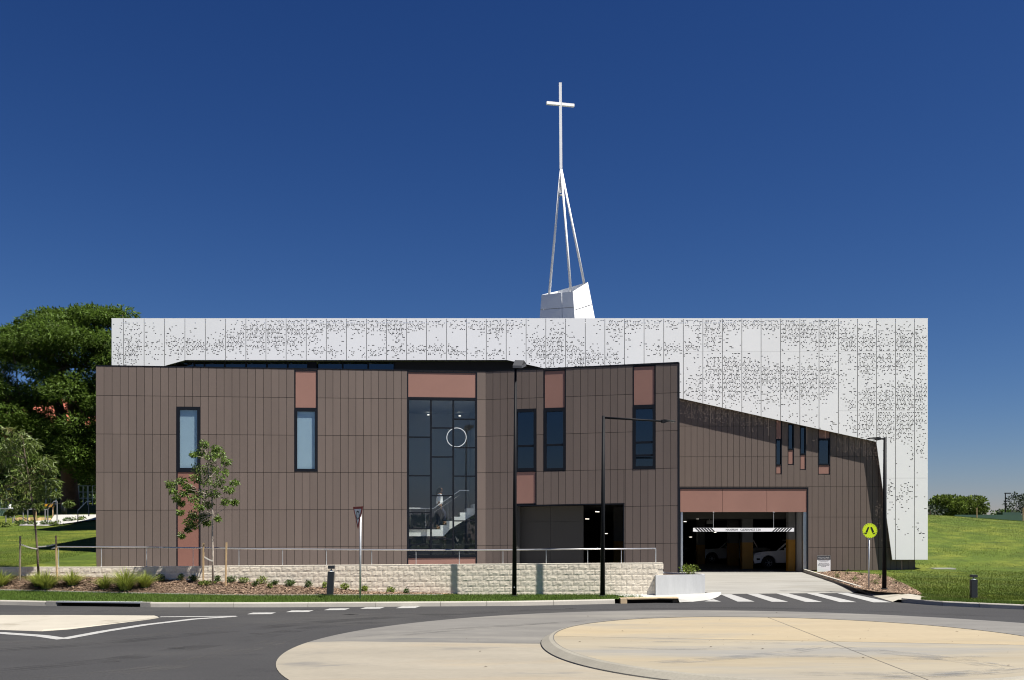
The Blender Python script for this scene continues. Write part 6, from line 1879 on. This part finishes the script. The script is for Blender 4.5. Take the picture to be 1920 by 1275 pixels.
# ------------------------------------------------------------------ cars in the garage
def car(front, col, label, L_=5.1, hood=1.08, roof=1.76, Wd=1.82, gz=.25):
    """faces -X; front = world X of the nose, y centre of near side"""
    x0, y0 = front; o = empty('parked_car', (x0 + L_ / 2, y0 + Wd / 2, gz), label, 'car', 'cars parked in the garage')
    wr = .37; w1, w2 = .92, L_ - 1.15
    def arch(cx): return [(cx + (wr + .09) * cos(pi - pi * k / 8), .36 + (wr + .09) * sin(pi * k / 8)) for k in range(9)]
    prof = [(.05, .32)] + [(.0, .55), (.03, .80), (.14, .95), (.55, 1.03), (1.35, hood), (1.6, 1.12), (L_ - .3, 1.14), (L_ - .04, 1.06), (L_, .6), (L_ - .05, .36)] + list(reversed(arch(w2))) + list(reversed(arch(w1)))
    pts = [(x0 + x, y0, gz + z) for x, z in prof]
    mb = MB(); n = len(pts)
    rows = []
    for (yy, inset, zs) in ((0.05, .06, .98), (0.0, 0, 1), (Wd, 0, 1), (Wd - .05, .06, .98)):
        rows.append([(x0 + L_ / 2 + (x - L_ / 2) * (1 - inset * .2), y0 + yy, gz + .36 + (z - .36) * zs) for x, z in prof])
    ord_ = [rows[0], rows[1], rows[2], rows[3]]
    rows = [[(p[0], p[1] - .0, p[2]) for p in rr_] for rr_ in (ord_[1], ord_[2])]
    vs = rows[0] + rows[1]; fs = [(i, n + i, n + (i + 1) % n, (i + 1) % n) for i in range(n)] + [tuple(range(n)), tuple(reversed(range(n, 2 * n)))]
    mb.add(vs, fs); body = mb.build('body', col, o, bevel=.05)
    bm = bmesh.new(); bm.from_mesh(body.data); bmesh.ops.triangulate(bm, faces=[f for f in bm.faces if len(f.verts) > 4]); bm.to_mesh(body.data); bm.free()
    for m_ in list(body.modifiers): body.modifiers.remove(m_)
    c0, c1, c2, c3 = 1.45, 2.2, 3.45, L_ - .9
    i_ = .16
    gl = MB(); z0, z1 = gz + 1.10, gz + roof
    gl.hexa([(x0 + c0, y0 + .04, z0), (x0 + c3, y0 + .04, z0), (x0 + c3, y0 + Wd - .04, z0), (x0 + c0, y0 + Wd - .04, z0), (x0 + c1, y0 + i_, z1 - .06), (x0 + c3 - .35, y0 + i_, z1 - .06), (x0 + c3 - .35, y0 + Wd - i_, z1 - .06), (x0 + c1, y0 + Wd - i_, z1 - .06)])
    cab = gl.build('cabin_glass', M['car_glass'], o)
    MB().box2((x0 + c1 - .02, y0 + i_ - .02, z1 - .06), (x0 + c3 - .3, y0 + Wd - i_ + .02, z1)).build('roof', col, o, bevel=.03)
    for px_ in ((c0, c1), (c2 - .55, c2 - .55), (c3, c3 - .35)):
        MB().bar((x0 + px_[0], y0 + .035, z0 - .02), (x0 + px_[1], y0 + i_ - .01, z1 - .04), .06, .08).build('pillar', col, o)
    for cx in (w1, w2):
        for yy in (y0 + .02, y0 + Wd - .22):
            w = MB(); w.lathe([(.20, 0), (.34, 0), (wr, .03), (wr, .18), (.34, .20), (.1, .20)], (0, 0, 0), 24, 'Y')
            w.v = [(v[0] + x0 + cx, v[1] + yy, v[2] + gz + wr) for v in w.v]; w = w.build('wheel', M['rubber'], o, smooth=True)
            if yy < y0 + .1:
                rim = MB(); rim.lathe([(.0, .015), (.05, .010), (.06, .03)], (0, 0, 0), 12, 'Y'); rim.lathe([(.19, .03), (.225, .0), (.23, .03)], (0, 0, 0), 24, 'Y')
                for k in range(6):
                    a = 2 * pi * k / 6; rim.bar((.04 * cos(a), .02, .04 * sin(a)), (.21 * cos(a), .02, .21 * sin(a)), .05, .03)
                rim.v = [(v[0] + x0 + cx, v[1] + yy - .004, v[2] + gz + wr) for v in rim.v]; rim.build('rim', M['alloy'], w)
    for yy in (y0 - .008, y0 + Wd - .35):
        MB().hexa([(x0 + .02, yy, gz + .80), (x0 + .42, yy, gz + .86), (x0 + .42, yy + .36, gz + .86), (x0 - .015, yy + .36, gz + .80), (x0 + .10, yy, gz + .93), (x0 + .48, yy, gz + .98), (x0 + .48, yy + .36, gz + .98), (x0 + .08, yy + .36, gz + .93)]).build('headlight', M['head_lamp'], o)
    MB().box2((x0 - .03, y0 + .4, gz + .55), (x0 + .05, y0 + Wd - .4, gz + .85)).build('grille', M['car_dark'], o)
    MB().box2((x0 - .05, y0 + .03, gz + .30), (x0 + .12, y0 + Wd - .03, gz + .50)).build('bumper', M['rubber'], o, bevel=.03)
    MB().box2((x0 + 1.85, y0 - .17, gz + 1.12), (x0 + 1.95, y0 + .02, gz + 1.28)).build('mirror', col, o, bevel=.02)
    MB().box2((x0 + .18, y0 - .006, gz + .52), (x0 + .38, y0 + .05, gz + .64)).build('fog_lamp', M['car_dark'], o)
    for dx in (2.3, 3.4): MB().box2((x0 + dx + .55, y0 - .02, gz + .93), (x0 + dx + .75, y0 - .001, gz + .97)).build('door_handle', M['alloy'], o)
    return o
car((P(1413, 1000, 59.3).x, 59.3), M['car_white'], 'white utility vehicle right of the yellow columns, nose to the left')
car((P(1311, 1000, 69.5).x, 69.5), M['car_white'], 'white utility vehicle deeper in the garage left of the yellow column')
car((P(1276, 1000, 72).x - 3.2, 74.5), M['car_dark'], 'black car deep in the garage near the left steel jamb', hood=.98, roof=1.5, L_=4.4)

# ------------------------------------------------------------------ person on the stairs
def skin_mesh(name, verts, edges, radii, m, parent, sub=2, root=0):
    me = bpy.data.meshes.new(name); me.from_pydata([tuple(v) for v in verts], edges, []); me.materials.append(m)
    o = bpy.data.objects.new(name, me); C.objects.link(o)
    if parent is not None: o.parent = parent
    md = o.modifiers.new('skin', 'SKIN'); md.use_smooth_shade = True
    for i, rr_ in enumerate(radii):
        sv_ = me.skin_vertices[0].data[i]; sv_.radius = (rr_, rr_) if not isinstance(rr_, tuple) else rr_; sv_.use_root = (i == root)
    sd = o.modifiers.new('sub', 'SUBSURF'); sd.levels = sub; sd.render_levels = sub
    return o
PYY = STY + .42
foot_l = P(826.5, 993.0, PYY); foot_r = P(835, 984.5, PYY)
base_p = Vector((P(824, 993, PYY).x, PYY, foot_l.z))
pe = empty('person', base_p + Vector((0, 0, .03)), 'person in white blouse and navy trousers walking up the stair behind the tall window', 'person')
J = lambda x, y, z: Vector((x, y, z))      # local metres: x right (walking direction), y away, z up
pe.scale = (1.14, 1.14, 1.14)
bv = [J(0, 0, .93), J(.0, 0, 1.10), J(.01, 0, 1.30), J(.02, 0, 1.42), J(.03, 0, 1.50), J(.045, 0, 1.60), J(.05, 0, 1.69),
      J(.02, -.17, 1.39), J(-.02, -.21, 1.14), J(.05, -.19, .92), J(.09, -.17, .84),
      J(.02, .17, 1.39), J(-.02, .21, 1.14), J(.10, .19, .95), J(.14, .18, .87),
      J(-.01, -.09, .88), J(-.02, -.10, .50), J(-.10, -.10, .10), J(.03, -.10, .05),
      J(.01, .09, .88), J(.20, .09, .62), J(.17, .09, .28), J(.30, .09, .24)]
be = [(0, 1), (1, 2), (2, 3), (3, 4), (4, 5), (5, 6), (3, 7), (7, 8), (8, 9), (9, 10), (3, 11), (11, 12), (12, 13), (13, 14), (0, 15), (15, 16), (16, 17), (17, 18), (0, 19), (19, 20), (20, 21), (21, 22)]
brd = [.13, .115, .125, .10, .055, .09, .075, .052, .042, .034, .028, .052, .042, .034, .028, .085, .06, .042, .04, .085, .06, .042, .04]
skin_mesh('body', bv, be, brd, M['skin'], pe)
# fingers on the visible hand
for k, (dy, l) in enumerate(((-.03, .07), (-.01, .085), (.012, .08), (.032, .065), (-.045, .05))):
    skin_mesh('finger', [J(.085, -.17 + dy, .86), J(.10, -.17 + dy, .86 - l * .6), J(.09, -.17 + dy, .86 - l)], [(0, 1), (1, 2)], [.010, .009, .007], M['skin'], pe, 1)
skin_mesh('blouse', [J(0, 0, .98), J(.0, 0, 1.12), J(.01, 0, 1.30), J(.02, 0, 1.43), J(.02, -.17, 1.40), J(-.01, -.205, 1.20), J(-.01, -.215, 1.10), J(.02, .17, 1.40), J(-.01, .205, 1.20), J(-.01, .215, 1.10)],
          [(0, 1), (1, 2), (2, 3), (3, 4), (4, 5), (5, 6), (3, 7), (7, 8), (8, 9)], [.165, .145, .15, .115, .075, .068, .07, .075, .068, .07], M['blouse'], pe)
skin_mesh('trousers', [J(0, 0, 1.0), J(-.01, -.09, .88), J(-.02, -.10, .50), J(-.10, -.10, .13), J(.01, .09, .88), J(.20, .09, .62), J(.17, .09, .30)], [(0, 1), (1, 2), (2, 3), (0, 4), (4, 5), (5, 6)], [.135, .115, .085, .075, .115, .085, .075], M['trousers'], pe)
skin_mesh('hair', [J(.03, 0, 1.70), J(.01, 0, 1.62), J(-.05, 0, 1.50), J(-.08, 0, 1.36), J(-.085, 0, 1.22)], [(0, 1), (1, 2), (2, 3), (3, 4)], [.085, .108, .095, .085, .05], M['hair'], pe)
for nm, a, b in (('shoe', J(-.13, -.10, .04), J(.07, -.10, .03)), ('shoe', J(.14, .09, .225), J(.34, .09, .215))):
    skin_mesh(nm, [a, (a + b) / 2, b], [(0, 1), (1, 2)], [.045, .042, .034], M['shoe'], pe, 1)
for z in (1.585, ):
    for s in (-1, 1):
        mb = MB(); mb.lathe([(0, -.012), (.012, 0), (0, .012)], base_p + J(.128, .035 * s, 1.605), 8); mb.build('eye', M['hair'], pe)
mb = MB(); mb.add([base_p + J(.125, -.014, 1.565), base_p + J(.125, .014, 1.565), base_p + J(.155, 0, 1.565), base_p + J(.13, 0, 1.605)], [(0, 1, 2), (0, 2, 3), (1, 3, 2)]); mb.build('nose', M['skin'], pe)
mb = MB(); mb.box(base_p + J(.125, 0, 1.54), (.012, .045, .010)); mb.build('mouth', M['sign_red'], pe)

# ------------------------------------------------------------------ treeline across the road behind the camera (mirrored in the glazing)
r = random.Random(91); vs = []; fs = []
for i in range(34):
    cx_ = -150 + i * 9 + r.uniform(-3, 3); hh = r.uniform(3, 6) if 6 < i < 28 else r.uniform(6, 10); cy_ = -95 + r.uniform(-8, 8)
    for _ in range(420):
        v = rvec(r); v = v.normalized() * v.length ** .4
        leaf_mesh(vs, fs, Vector((cx_ + v.x * 6.5, cy_ + v.y * 4, hh * .55 + v.z * hh * .5)), v + rvec(r), rvec(r).normalized(), r.uniform(.9, 1.8), r.uniform(.5, .9))
o = tag(MB().add(vs, fs).build('distant_trees', M['leaf_shrub'], recalc=False), kind='stuff')
o['label'] = 'dark line of trees across the road reflected in the tall window'; o['category'] = 'trees'
